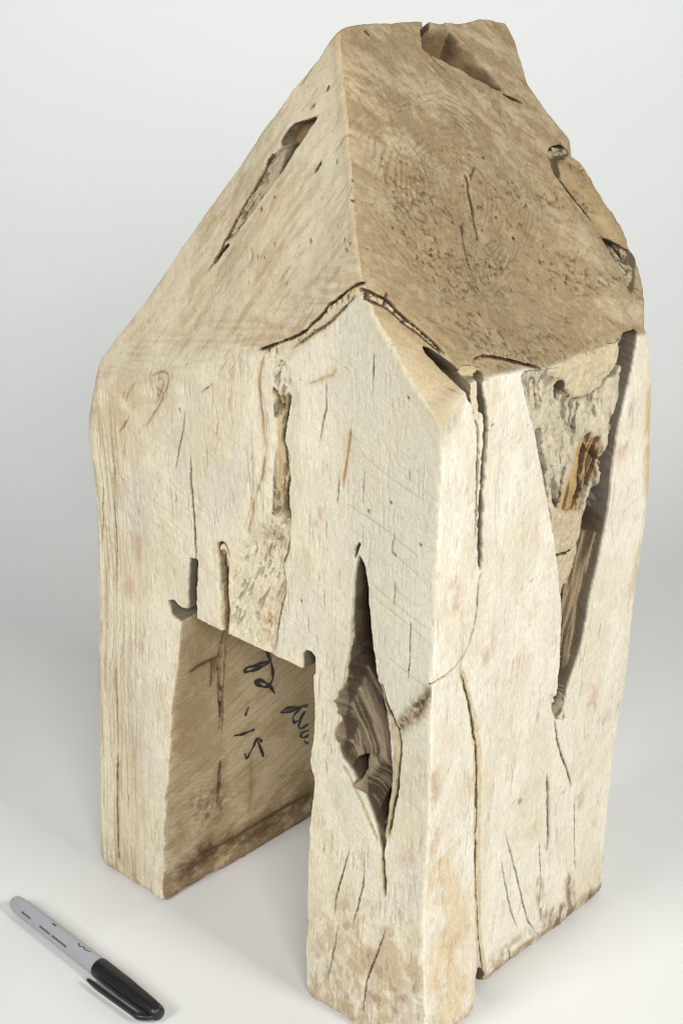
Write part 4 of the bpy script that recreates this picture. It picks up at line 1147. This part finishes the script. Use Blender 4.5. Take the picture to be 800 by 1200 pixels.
O1 = Relief(-266, 12, -18, 200, 41, 1.6)      # x, y: underside, lintel, left roof
O2 = Relief(-18, 200, -8, 510, 43, 1.6)       # y, z: left wall, door jamb
O3 = Relief(-266, 12, -8, 510, 47, 1.6)       # x, z: back
P = np.array(FEAT['f_leftsil'])
P = P[np.argsort(P[:, 1])]
xl_z = np.interp(O2.v, P[:, 1], P[:, 0])[None, :]
left_surf = xl_z - 4.0 + (O2.fbm(30, 60, 2) - 0.5) * 3 + (O2.fbm(4, 30, 3) - 0.5) * 1.6 - 4 * smooth01(O2.u / 25)[:, None] + 10 * smooth01((O2.u - 110) / 80)[:, None] + 2.0
P1, P2 = np.array(FEAT['r_backsil']), np.array(FEAT['b_backsil'])
P = np.concatenate([P1, P2])
P = P[np.argsort(P[:, 1])]
back_surf = np.interp(O3.v, P[:, 1], P[:, 0])[None, :] - 4.0 * smooth01((-60 - O3.u) / 120)[:, None] + (O3.fbm(40, 60, 2) - 0.5) * 3 * smooth01(-O3.u / 40)[:, None] + (O3.fbm(3, 14, 3) - 0.5) * 1.4
under = np.clip((O1.fbm(8, 8, 3) - 0.5) * 5, 0, 1.6)
lintel = 194.0 + (O1.fbm(25, 25, 2) - 0.5) * 3
jamb = -75.0 + (O2.fbm(20, 20, 3) - 0.5) * 3 - 1.6 * np.exp(-((O2.v - 147) / 7) ** 2)[None, :] + 2.0 * smooth01((140 - O2.v) / 4)[None, :] * smooth01((O2.v - 110) / 25)[None, :]
xL = on_grid(O2, left_surf, gy, gz)
yB = on_grid(O3, back_surf, gx, gz)
zU = on_grid(O1, under, gx, gy)
zT = on_grid(O1, lintel, gx, gy)
xJ = on_grid(O2, jamb, gy, gz)
leftroof = 495 + 1.47 * (gx[:, None] + 104) - 0.16 * (gy[None, :] - 50) + on_grid(O1, (O1.fbm(30, 30, 3) - 0.5) * 7, gx, gy)

def smax(a, b, k):
    h = np.clip(k - np.abs(a - b), 0, None)
    return np.maximum(a, b) + h * h * (0.25 / k)

def field(k0, k1):
    z = gz[None, None, k0:k1]
    kz = (2.5 + 3.0 * smooth01((gz[k0:k1] - 345) / 20)).astype(np.float32)[None, None, :]
    d = smax(fF[:, None, k0:k1] - gy[None, :, None], gx[:, None, None] - gR[None, :, k0:k1], kz)
    d = smax(d, xL[None, :, k0:k1] - gx[:, None, None], 5.0)
    d = smax(d, gy[None, :, None] - yB[:, None, k0:k1], 4.0)
    d = smax(d, (z - leftroof[:, :, None]) * 0.56, 2.5)
    d = smax(d, zU[:, :, None] - z, 1.5)
    if gz[k0] < 200:
        hole = np.minimum(gx[:, None, None] - xI[None, :, k0:k1], xJ[None, :, k0:k1] - gx[:, None, None])
        hole = np.minimum(hole, zT[:, :, None] - z)
        d = smax(d, hole, 1.5)
    return d

def surface_nets():
    ids, pos, quads = [], [], []
    step = 80
    for k0 in range(0, NZ - 1, step):
        k1 = min(k0 + step + 1, NZ)
        lo = max(k0 - 1, 0)
        F = field(lo, k1)
        inn = F < 0
        nz = k1 - lo
        # cells with a sign change
        c = inn[:-1, :-1, :-1].astype(np.uint8)
        n8 = c.copy()
        for dx in (0, 1):
            for dy in (0, 1):
                for dz in (0, 1):
                    if dx or dy or dz:
                        n8 += inn[dx:NX - 1 + dx, dy:NY - 1 + dy, dz:nz - 1 + dz]
        act = (n8 > 0) & (n8 < 8)
        act[:, :, :k0 - lo] = False
        I, J, K = np.nonzero(act)
        V = np.stack([F[I + dx, J + dy, K + dz] for dx in (0, 1) for dy in (0, 1) for dz in (0, 1)], 1)
        corners = np.array([(dx, dy, dz) for dx in (0, 1) for dy in (0, 1) for dz in (0, 1)], np.float32)
        acc = np.zeros((len(I), 3), np.float32)
        cnt = np.zeros(len(I), np.float32)
        for a in range(8):
            for b in range(a + 1, 8):
                if np.abs(corners[a] - corners[b]).sum() == 1:
                    va, vb = V[:, a], V[:, b]
                    mk = (va < 0) != (vb < 0)
                    t = np.where(mk, va / np.where(mk, va - vb, 1), 0)[:, None]
                    acc += np.where(mk[:, None], corners[a] + (corners[b] - corners[a]) * t, 0)
                    cnt += mk
        p = acc / cnt[:, None]
        ids.append((I.astype(np.int64) * NY + J) * NZ + (K + lo))
        pos.append(np.stack([gx[0] + (I + p[:, 0]) * VOX, gy[0] + (J + p[:, 1]) * VOX, gz[0] + (K + lo + p[:, 2]) * VOX], 1))
        cid = lambda i, j, k: (i.astype(np.int64) * NY + j) * NZ + (k + lo)
        for ax in range(3):
            sl0 = [slice(None)] * 3
            sl1 = [slice(None)] * 3
            sl0[ax], sl1[ax] = slice(0, -1), slice(1, None)
            A, B = inn[tuple(sl0)], inn[tuple(sl1)]
            ch = A != B
            I, J, K = np.nonzero(ch)
            # each edge belongs to the slab in which it is met the first time
            if ax == 2:
                ok = (K >= k0 - lo)
            else:
                ok = (K > k0 - lo - 1) & (K < nz - 1) if k0 == 0 else (K >= k0 - lo) & (K < nz - 1)
            I, J, K = I[ok], J[ok], K[ok]
            fl = A[I, J, K]
            if ax == 0:
                q = [(I, J - 1, K - 1), (I, J, K - 1), (I, J, K), (I, J - 1, K)]
            elif ax == 1:
                q = [(I - 1, J, K - 1), (I - 1, J, K), (I, J, K), (I, J, K - 1)]
            else:
                q = [(I - 1, J - 1, K), (I, J - 1, K), (I, J, K), (I - 1, J, K)]
            Q = np.stack([cid(*t) for t in q], 1)
            Q[~fl] = Q[~fl][:, ::-1]
            quads.append(Q)
    ids, pos, quads = np.concatenate(ids), np.concatenate(pos), np.concatenate(quads)
    order = np.argsort(ids)
    ids, pos = ids[order], pos[order]
    quads = np.searchsorted(ids, quads)
    return pos, quads

POS, QUADS = surface_nets()

# keep the one large connected body (loose crumbs inside the relief are dropped by size)
def main_body(pos, quads):
    lab = np.arange(len(pos))
    for _ in range(200):
        m = lab[quads].min(1)
        new = lab.copy()
        for c in range(4):
            np.minimum.at(new, quads[:, c], m)
        new = new[new]
        if np.array_equal(new, lab):
            break
        lab = new
    vals, cnt = np.unique(lab, return_counts=True)
    keep = lab == vals[np.argmax(cnt)]
    idx = np.cumsum(keep) - 1
    qk = keep[quads[:, 0]]
    return pos[keep], idx[quads[qk]]
POS, QUADS = main_body(POS, QUADS)
x, y, z = POS[:, 0], POS[:, 1], POS[:, 2]

def slope(a, h):
    gu, gv = np.gradient(a, h)
    return np.hypot(gu, gv)
rF = np.abs(FA.sample(f_surf, x, z) - y) / (1 + FA.sample(slope(f_surf, 0.4), x, z))
rR = np.abs(RB.sample(g_surf, y, z) - x) / (1 + RB.sample(slope(g_surf, 0.4), y, z))
inhole = (z < 197) & (x > -200) & (x < -68)
rI = np.where(inhole, np.abs(IW.sample(xi_surf, y, z) - x) / (1 + IW.sample(slope(xi_surf, 0.4), y, z)), 99)
rest = np.minimum.reduce([
    np.abs(O2.sample(left_surf, y, z) - x) + 1, np.abs(O3.sample(back_surf, x, z) - y) + 1,
    np.where(inhole, np.abs(O2.sample(jamb, y, z) - x) + 0.6, 99), np.where(inhole & (z > 185), np.abs(O1.sample(lintel, x, y) - z) + 0.6, 99),
    np.where(z < 2.5, 0.8, 99), np.abs(np.interp(x, gx, np.arange(NX)) * 0 + z - (495 + 1.47 * (x + 104) - 0.16 * (y - 50))) * 0.56 + 1])
which = np.argmin(np.stack([rF, rR, rI, rest]), 0)

# away from edges and crack walls the vertices sit exactly on the measured relief
sF, sR = FA.sample(slope(f_surf, 0.4), x, z), RB.sample(slope(g_surf, 0.4), y, z)
dyF, dxR = FA.sample(f_surf, x, z) - y, RB.sample(g_surf, y, z) - x
flatF = (which == 0) & (sF < 0.8) & (np.abs(dyF) < 0.7) & (x < RB.sample(g_surf, y, z) - 7) & (x > O2.sample(left_surf, y, z) + 8) & (z > 4)
flatR = (which == 1) & (sR < 0.9) & (np.abs(dxR) < 0.7) & (y > FA.sample(f_surf, x, z) + 7) & (y < O3.sample(back_surf, x, z) - 6) & (z > 4)
POS[:, 1] = np.where(flatF, y + dyF, y)
POS[:, 0] = np.where(flatR, x + dxR, x)
x, y, z = POS[:, 0], POS[:, 1], POS[:, 2]

O2.col[:] = base_colour(O2, lin(196, 180, 146), 10, 24, 3, 40)
colr = np.where((which == 0)[:, None], FA.sample(FA.col, x, z),
        np.where((which == 1)[:, None], RB.sample(RB.col, y, z),
         np.where((which == 2)[:, None], IW.sample(IW.col, y, z), O2.sample(O2.col, (x + y * 0.7) * 0.5 + 90, z))))
def nearest(m, arr, a, b):
    i = np.clip(((a - m.u0) / m.h + 0.5).astype(int), 0, m.nu - 1)
    j = np.clip(((b - m.v0) / m.h + 0.5).astype(int), 0, m.nv - 1)
    return arr[i, j]

# side walls of cracks and hollows are old brown wood, darkened to paint in the shade inside
def recess_brown_shade(m, base, sgn, surf, a, b, off):
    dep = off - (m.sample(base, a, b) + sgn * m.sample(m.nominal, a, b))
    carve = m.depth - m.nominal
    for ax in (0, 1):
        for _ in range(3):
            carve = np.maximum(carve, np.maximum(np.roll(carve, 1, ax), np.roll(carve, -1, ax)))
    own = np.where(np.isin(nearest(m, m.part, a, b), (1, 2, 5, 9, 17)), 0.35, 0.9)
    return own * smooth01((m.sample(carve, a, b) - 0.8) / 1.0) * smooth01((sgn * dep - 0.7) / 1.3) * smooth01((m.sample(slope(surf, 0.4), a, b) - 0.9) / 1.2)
inner = np.where(which == 0, recess_brown_shade(FA, f_base, 1, f_surf, x, z, y), np.where(which == 1, recess_brown_shade(RB, g_base, -1, g_surf, y, z, x), 0))
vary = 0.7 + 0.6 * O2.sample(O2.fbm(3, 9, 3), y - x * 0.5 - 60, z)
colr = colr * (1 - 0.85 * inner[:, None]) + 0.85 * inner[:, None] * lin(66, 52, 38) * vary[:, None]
bark = np.where(which == 0, FA.sample(FA.bark, x, z), np.where(which == 1, RB.sample(RB.bark, y, z), 0))
endg = np.where(which == 0, FA.sample(isA.astype(np.float32), x, z) * 0.6, np.where(which == 1, RB.sample(isB.astype(np.float32), y, z), np.where(which == 2, 0.4, 0.2)))

pidF, pidR = nearest(FA, FA.part, x, z), nearest(RB, RB.part, y, z)
vp = np.where(which == 0, pidF, np.where(which == 1, pidR, 0))
roofy = ((which == 0) & (nearest(FA, isA, x, z) > 0.5)) | ((which == 1) & (nearest(RB, isB, y, z) > 0.5)) | ((which == 3) & (z > 300 + (x + 229) * 0.0) & (x < -10) & (z > np.interp(x, RX, RZ) * 0 + 306))
lining = (which == 2) | (inhole & (which == 3) & (z > 3) & (y > 2))
CODE_WALL, CODE_ROOF, CODE_DOOR = 0, 100, 101
vc = np.where(vp > 0, vp, np.where(roofy, CODE_ROOF, np.where(lining, CODE_DOOR, CODE_WALL)))
qc = np.median(vc[QUADS], axis=1)
qc = np.where(np.isin(qc, vc), qc, vc[QUADS[:, 0]]).astype(int)

# a small part is its largest connected piece; stray crumbs of it go back to the wall or roof around them
for code in range(1, 20):
    sel = np.nonzero(qc == code)[0]
    if not len(sel):
        continue
    q = QUADS[sel]
    vid, inv = np.unique(q, return_inverse=True)
    inv = inv.reshape(-1, 4)
    lab = np.arange(len(vid))
    for _ in range(400):
        m_ = lab[inv].min(1)
        new = lab.copy()
        for c in range(4):
            np.minimum.at(new, inv[:, c], m_)
        new = new[new]
        if np.array_equal(new, lab):
            break
        lab = new
    fl = lab[inv[:, 0]]
    vals, cnt = np.unique(fl, return_counts=True)
    stray = fl != vals[np.argmax(cnt)]
    qc[sel[stray]] = np.where(roofy[QUADS[sel[stray], 0]], CODE_ROOF, CODE_WALL)

# normals of the whole body, so that the parts join without a seam
a, b, c, d = (POS[QUADS[:, i]] for i in range(4))
fn = np.cross(c - a, d - b)
VN = np.zeros_like(POS)
for i in range(4):
    np.add.at(VN, QUADS[:, i], fn)
VN /= np.linalg.norm(VN, axis=1, keepdims=True) + 1e-9

# ------------------------------------------------------------------ wood material
def wood_material():
    m, nt, b, lk = new_mat('weathered_wood')
    at = nt.nodes.new('ShaderNodeAttribute')
    at.attribute_name = 'wood_colour'
    mk = nt.nodes.new('ShaderNodeAttribute')
    mk.attribute_name = 'wood_mask'
    sep = nt.nodes.new('ShaderNodeSeparateColor')
    lk.new(mk.outputs['Color'], sep.inputs[0])
    tc = nt.nodes.new('ShaderNodeTexCoord')
    mp = nt.nodes.new('ShaderNodeMapping')
    mp.inputs['Scale'].default_value = (1.0, 1.0, 0.22)
    lk.new(tc.outputs['Object'], mp.inputs['Vector'])
    fib = noise_node(nt, 1100.0, mp.outputs[0], 4, 0.65)     # vertical fibres
    pore = noise_node(nt, 900.0, tc.outputs['Object'], 4, 0.7)  # end grain pores
    mixn = nt.nodes.new('ShaderNodeMix')
    mixn.data_type = 'FLOAT'
    lk.new(sep.outputs[1], mixn.inputs[0])
    lk.new(fib.outputs[0], mixn.inputs[2])
    lk.new(pore.outputs[0], mixn.inputs[3])
    mr = nt.nodes.new('ShaderNodeMapRange')
    mr.inputs['From Min'].default_value = 0.30
    mr.inputs['From Max'].default_value = 0.70
    mr.inputs['To Min'].default_value = 0.86
    mr.inputs['To Max'].default_value = 1.08
    lk.new(mixn.outputs[0], mr.inputs['Value'])
    mul = nt.nodes.new('ShaderNodeVectorMath')
    mul.operation = 'SCALE'
    lk.new(at.outputs['Color'], mul.inputs[0])
    lk.new(mr.outputs[0], mul.inputs['Scale'])
    mp2 = nt.nodes.new('ShaderNodeMapping')
    mp2.inputs['Scale'].default_value = (1.0, 1.0, 0.16)
    lk.new(tc.outputs['Object'], mp2.inputs['Vector'])
    vein = noise_node(nt, 1900.0, mp2.outputs[0], 2, 0.5)     # open vessels: short dark dashes along the grain
    vr = nt.nodes.new('ShaderNodeMapRange')
    vr.inputs['From Min'].default_value = 0.62
    vr.inputs['From Max'].default_value = 0.72
    vr.inputs['To Min'].default_value = 1.0
    vr.inputs['To Max'].default_value = 0.74
    lk.new(vein.outputs[0], vr.inputs['Value'])
    mul2 = nt.nodes.new('ShaderNodeVectorMath')
    mul2.operation = 'SCALE'
    lk.new(mul.outputs[0], mul2.inputs[0])
    lk.new(vr.outputs[0], mul2.inputs['Scale'])
    micro = noise_node(nt, 2400.0, tc.outputs['Object'], 2, 0.6)   # fine pores
    mm = nt.nodes.new('ShaderNodeMapRange')
    mm.inputs['From Min'].default_value = 0.32
    mm.inputs['From Max'].default_value = 0.68
    mm.inputs['To Min'].default_value = 0.86
    mm.inputs['To Max'].default_value = 1.09
    lk.new(micro.outputs[0], mm.inputs['Value'])
    mul3 = nt.nodes.new('ShaderNodeVectorMath')
    mul3.operation = 'SCALE'
    lk.new(mul2.outputs[0], mul3.inputs[0])
    lk.new(mm.outputs[0], mul3.inputs['Scale'])
    lk.new(mul3.outputs[0], b.inputs['Base Color'])
    b.inputs['Roughness'].default_value = 0.78
    b.inputs['Specular IOR Level'].default_value = 0.22
    bp = nt.nodes.new('ShaderNodeBump')
    bp.inputs['Strength'].default_value = 0.55
    bp.inputs['Distance'].default_value = 0.0005
    lk.new(mixn.outputs[0], bp.inputs['Height'])
    gr = noise_node(nt, 420.0, tc.outputs['Object'], 5, 0.7)
    bp2 = nt.nodes.new('ShaderNodeBump')
    bp2.inputs['Distance'].default_value = 0.0005
    lk.new(sep.outputs[0], bp2.inputs['Strength'])
    lk.new(gr.outputs[0], bp2.inputs['Height'])
    lk.new(bp.outputs[0], bp2.inputs['Normal'])
    lk.new(bp2.outputs[0], b.inputs['Normal'])
    return m
WOOD = wood_material()

house = bpy.data.objects.new('carved_wooden_house', None)
COL.objects.link(house)
house.empty_display_size = 0.05
house.location = C0
house.rotation_euler = (0, 0, -AZ)
house['label'] = 'house-shaped block carved from cracked pale timber with a doorway cut through'
house['category'] = 'wood sculpture'

def shell(name, codes, parent):
    sel = np.isin(qc, codes)
    if not sel.any():
        return None
    q = QUADS[sel]
    vid, inv = np.unique(q, return_inverse=True)
    inv = inv.reshape(-1, 4)
    me = bpy.data.meshes.new(name)
    nv, nf = len(vid), len(inv)
    me.vertices.add(nv)
    me.vertices.foreach_set('co', (POS[vid] * 0.001).astype(np.float32).ravel())
    me.loops.add(nf * 4)
    me.loops.foreach_set('vertex_index', inv.astype(np.int32).ravel())
    me.polygons.add(nf)
    me.polygons.foreach_set('loop_start', (np.arange(nf) * 4).astype(np.int32))
    me.update(calc_edges=True)
    me.shade_smooth()
    me.normals_split_custom_set_from_vertices(VN[vid])
    ca = me.attributes.new('wood_colour', 'FLOAT_COLOR', 'POINT')
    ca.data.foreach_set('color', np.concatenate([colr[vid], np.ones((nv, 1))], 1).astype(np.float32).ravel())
    ma = me.attributes.new('wood_mask', 'FLOAT_COLOR', 'POINT')
    ma.data.foreach_set('color', np.stack([bark[vid], endg[vid], np.zeros(nv), np.ones(nv)], 1).astype(np.float32).ravel())
    me.materials.append(WOOD)
    o = bpy.data.objects.new(name, me)
    COL.objects.link(o)
    o.parent = parent
    return o

wall = shell('wall', [CODE_WALL], house)
roof = shell('roof', [CODE_ROOF], house)
roof['label'] = 'tan brown weathered roof slopes with end grain and worm holes'
door = shell('doorway', [CODE_DOOR], house)
door['label'] = 'sawn inner faces of the doorway with brown water stains'
for code, nm, lab, par in (
        (1, 'bark_inclusion', 'rough grey bark streak above the doorway', wall),
        (2, 'bark_inclusion', 'narrow bark lined crack beside the saw kerf', wall),
        (3, 'burn_mark', 'dark brown charred patch at the corner', wall),
        (4, 'hollow', 'deep pointed hollow with twisted old wood in the right leg', wall),
        (5, 'bark_inclusion', 'grey bark lying in the open channel of the front roof slope', roof),
        (6, 'bark_inclusion', 'chain of bark chips in the crack across the roof corner', roof),
        (7, 'bark_inclusion', None, roof),
        (8, 'bark_inclusion', None, roof),
        (9, 'bark_inclusion', 'wide grey bark wedge in the right wall', wall),
        (10, 'bark_strip', 'peeling orange brown bark strips', wall),
        (11, 'fibre_strand', 'brown fibrous strand at the foot of the wedge', wall),
        (12, 'bark_inclusion', 'thin bark seam running down to the base', wall),
        (13, 'bark_inclusion', 'crumbly bark seam where the front wall meets the roof', wall),
        (14, 'bark_lip', 'pale bark lip along the right side of the hollow', wall),
        (15, 'bark_lip', None, wall),
        (16, 'bark_lip', None, wall),
        (17, 'knot', 'smooth brown knot in the roof channel', roof),
        (18, 'sapwood_patch', 'cream yellow patch under the eave', wall),
        (19, 'bark_tongue', 'tan bark tongue below the orange strips', wall)):
    o = shell(nm, [code], par)
    if o and lab:
        o['label'] = lab

# ------------------------------------------------------------------ handwriting inside the doorway
def ink_material(name, colour, rough=0.5):
    m, nt, b, lk = new_mat(name)
    tc = nt.nodes.new('ShaderNodeTexCoord')
    n = noise_node(nt, 600.0, tc.outputs['Object'], 3)
    cr = nt.nodes.new('ShaderNodeValToRGB')
    cr.color_ramp.elements[0].color = (*colour, 1)
    cr.color_ramp.elements[1].color = (*[c * 1.8 + 0.004 for c in colour], 1)
    lk.new(n.outputs[0], cr.inputs[0])
    lk.new(cr.outputs[0], b.inputs['Base Color'])
    b.inputs['Roughness'].default_value = rough
    return m

INK = ink_material('black_ink', (0.012, 0.012, 0.018))
PENCIL = ink_material('pencil', (0.16, 0.13, 0.10))

def stroke(name, width, mat, parent):
    P = catmull(FEAT[name], False, 8)
    keep = [0]
    for i in range(1, len(P)):
        if np.linalg.norm(P[i] - P[keep[-1]]) > 0.25:
            keep.append(i)
    P = P[keep]
    n = len(P)
    T = np.gradient(P, axis=0)
    T /= np.linalg.norm(T, axis=1, keepdims=True) + 1e-9
    N = np.stack([-T[:, 1], T[:, 0]], 1)
    w = width * 0.5 * (0.8 + 0.3 * np.sin(np.arange(n) * 0.35 + len(name)))
    w *= np.clip(np.minimum(np.arange(n) + 1.2, n - np.arange(n) + 0.2) / 2.5, 0.45, 1)
    V, Fc = [], []
    for i in range(n):
        for s_ in (-1, 0, 1):
            q = P[i] + N[i] * w[i] * s_
            xx = float(IW.sample(xi_surf, np.array([q[0]]), np.array([q[1]]))[0]) + (0.55 if s_ == 0 else 0.4)
            V.append((xx * 0.001, q[0] * 0.001, q[1] * 0.001))
    for i in range(n - 1):
        for j in (0, 1):
            a_ = i * 3 + j
            Fc.append((a_, a_ + 1, a_ + 4, a_ + 3))
    return V, Fc

def writing(label, names, width, mat):
    V, Fc = [], []
    for nme in names:
        v, f = stroke(nme, width, mat, None)
        o_ = len(V)
        V += v
        Fc += [tuple(i + o_ for i in t) for t in f]
    o = mesh_object('handwriting', V, Fc, mat, door)
    o['label'] = label
    return o

writing('looped black marker signature stroke', ['w_1', 'w_2'], 2.4, INK)
writing('two short black marker dashes', ['w_3', 'w_4'], 2.0, INK)
writing('black marker tick like an arrowhead', ['w_5', 'w_5b'], 2.0, INK)
writing('black marker scribble next to the right leg', ['w_6', 'w_6b', 'w_7', 'w_8'], 2.0, INK)
writing('faint pencil scribble low on the inner wall', ['w_9'], 0.5, PENCIL)

# ------------------------------------------------------------------ marker pen
def plastic(name, colour, rough, spec=0.5, coat=0.0):
    m, nt, b, lk = new_mat(name)
    tc = nt.nodes.new('ShaderNodeTexCoord')
    n = noise_node(nt, 220.0, tc.outputs['Object'], 4)
    cr = nt.nodes.new('ShaderNodeValToRGB')
    cr.color_ramp.elements[0].color = (*[c * 0.93 for c in colour], 1)
    cr.color_ramp.elements[1].color = (*[min(1, c * 1.06) for c in colour], 1)
    lk.new(n.outputs[0], cr.inputs[0])
    lk.new(cr.outputs[0], b.inputs['Base Color'])
    mr = nt.nodes.new('ShaderNodeMapRange')
    mr.inputs['To Min'].default_value = rough * 0.85
    mr.inputs['To Max'].default_value = rough * 1.2
    lk.new(n.outputs[0], mr.inputs['Value'])
    lk.new(mr.outputs[0], b.inputs['Roughness'])
    b.inputs['Specular IOR Level'].default_value = spec
    return m

GREYP = plastic('grey_plastic', tuple(lin(158, 160, 164)), 0.42)
BLACKP = plastic('black_plastic', (0.010, 0.010, 0.011), 0.36)
PRINT = ink_material('print_ink', (0.02, 0.02, 0.022), 0.4)
PRINTG = ink_material('pale_print_ink', (0.22, 0.22, 0.24), 0.4)

def lathe(name, prof, mat, parent, n=48, squash=None):
    V, Fc = [], []
    for (t, r) in prof:
        for i in range(n):
            a_ = 2 * math.pi * i / n
            rr = r
            V.append((t * 0.001, rr * math.cos(a_) * 0.001, rr * math.sin(a_) * 0.001))
    for k in range(len(prof) - 1):
        for i in range(n):
            j = (i + 1) % n
            Fc.append((k * n + i, k * n + j, (k + 1) * n + j, (k + 1) * n + i))
    Fc.append(tuple(range(n - 1, -1, -1)))
    Fc.append(tuple((len(prof) - 1) * n + i for i in range(n)))
    o = mesh_object(name, V, Fc, mat, parent)
    return o

PEN_A, PEN_B = Vector((-0.1877, 0.7912, 0)), Vector((-0.0945, 0.6962, 0))
pen = bpy.data.objects.new('marker_pen', None)
COL.objects.link(pen)
pen.empty_display_size = 0.03
dv = PEN_B - PEN_A
PEN_L = dv.length * 1000
PEN_Z = 5.75
pen.location = (PEN_A.x, PEN_A.y, PEN_Z * 0.001)
pen.rotation_euler = (0, 0, math.atan2(dv.y, dv.x))
pen['label'] = 'grey marker pen with a black cap lying on the white surface'
pen['category'] = 'marker pen'

def barrel_r(t):
    return float(np.interp(t, [0, 12, 30, 60, 95], [4.3, 4.85, 5.1, 5.25, 5.35]))
CAP0 = PEN_L - 56 + 3.5
prof = []
for a_ in np.linspace(0.06, math.pi / 2, 12):
    prof.append((4.3 * (1 - math.cos(a_)), 4.3 * math.sin(a_)))
for t in np.linspace(6, CAP0 + 4, 16):
    prof.append((t, barrel_r(t)))
barrel = lathe('barrel', prof, GREYP, pen)
cap_prof = [(CAP0, 5.3), (CAP0 + 0.15, 5.55), (CAP0 + 0.7, 5.68), (CAP0 + 2, 5.72), (CAP0 + 14, 5.7), (CAP0 + 24, 5.6), (CAP0 + 34, 5.2),
            (CAP0 + 43, 4.9), (CAP0 + 48.5, 4.5), (CAP0 + 50.7, 4.2), (CAP0 + 51.9, 3.6), (CAP0 + 52.5, 2.7)]
cap = lathe('cap', cap_prof, BLACKP, pen)

def clip_part():
    """flat tongue rising from the cap's end and running back along it, on the side away from the house"""
    ang = R_(PEN_CLIP)
    V, Fc = [], []
    secs = []
    n = 26
    for i in range(n):
        s_ = i / (n - 1)
        t = CAP0 + 51.5 - s_ * 49.0
        lift = np.interp(s_, [0, 0.06, 0.15, 0.8, 1], [3.0, 6.2, 8.8, 10.0, 9.8])
        hw = np.interp(s_, [0, 0.05, 0.2, 0.9, 0.97, 1], [1.2, 1.9, 2.1, 2.1, 1.6, 0.9])
        th = np.interp(s_, [0, 0.12, 0.2, 0.9, 1], [2.6, 2.6, 1.7, 1.7, 1.2])
        ring = []
        for (u_, v_) in ((-1, -1), (-0.8, 0.6), (-0.4, 1), (0.4, 1), (0.8, 0.6), (1, -1)):
            ring.append((t, u_ * hw, lift + v_ * th * 0.5))
        secs.append(ring)
    for ring in secs:
        for (t, u_, w_) in ring:
            yy = w_ * math.cos(ang) - u_ * math.sin(ang)
            zz = w_ * math.sin(ang) + u_ * math.cos(ang)
            V.append((t * 0.001, yy * 0.001, zz * 0.001))
    for k in range(n - 1):
        for i in range(6):
            j = (i + 1) % 6
            Fc.append((k * 6 + i, k * 6 + j, (k + 1) * 6 + j, (k + 1) * 6 + i))
    Fc.append((5, 4, 3, 2, 1, 0))
    Fc.append(tuple((n - 1) * 6 + i for i in range(6)))
    return mesh_object('clip', V, Fc, BLACKP, cap)
PEN_CLIP = 188.0
clip_part()

def print_marks(name, segs, mat, label):
    """small printed marks hugging the barrel: (t0, ang0, t1, ang1, height_mm)"""
    V, Fc = [], []
    for (t0, a0, t1, a1, hgt) in segs:
        n = 5
        o_ = len(V)
        for i in range(n):
            s_ = i / (n - 1)
            t, a_ = t0 + (t1 - t0) * s_, R_(a0 + (a1 - a0) * s_)
            r = barrel_r(t) + 0.06
            da = hgt * 0.5 / r
            for e in (-da, da):
                V.append((t * 0.001, r * math.cos(a_ + e) * 0.001, r * math.sin(a_ + e) * 0.001))
        for i in range(n - 1):
            Fc.append((o_ + i * 2, o_ + i * 2 + 1, o_ + i * 2 + 3, o_ + i * 2 + 2))
    o = mesh_object(name, V, Fc, mat, barrel)
    o['label'] = label
    return o
small = []
tt = 15.0
for ln in (8.5, 0, 10.0, 13.5):
    if ln == 0:
        tt += 7.0
        continue
    e_ = tt + ln
    while tt < e_:
        w_ = 0.9
        small.append((tt, 148, tt + w_, 148, 1.2))
        tt += 1.25
    tt += 1.6
print_marks('lettering', small, PRINT, 'line of tiny dark printing along the lower side')
print_marks('lettering', [(62, 82, 64.5, 96, 0.9), (64.5, 96, 66.5, 84, 0.9), (66.5, 84, 69, 92, 0.8), (69, 92, 72.5, 80, 0.8), (38, 84, 41.5, 84, 1.2)], PRINT, 'dark script mark near the cap')
print_marks('lettering', [(46 + i * 2.0, 84, 47.2 + i * 2.0, 84, 0.7) for i in range(6)], PRINTG, 'faint grey printing on top of the barrel')
print_marks('lettering', [(6 + i * 1.5, 132, 7 + i * 1.5, 132, 0.7) for i in range(6)], PRINTG, 'faint grey printing at the rounded end')
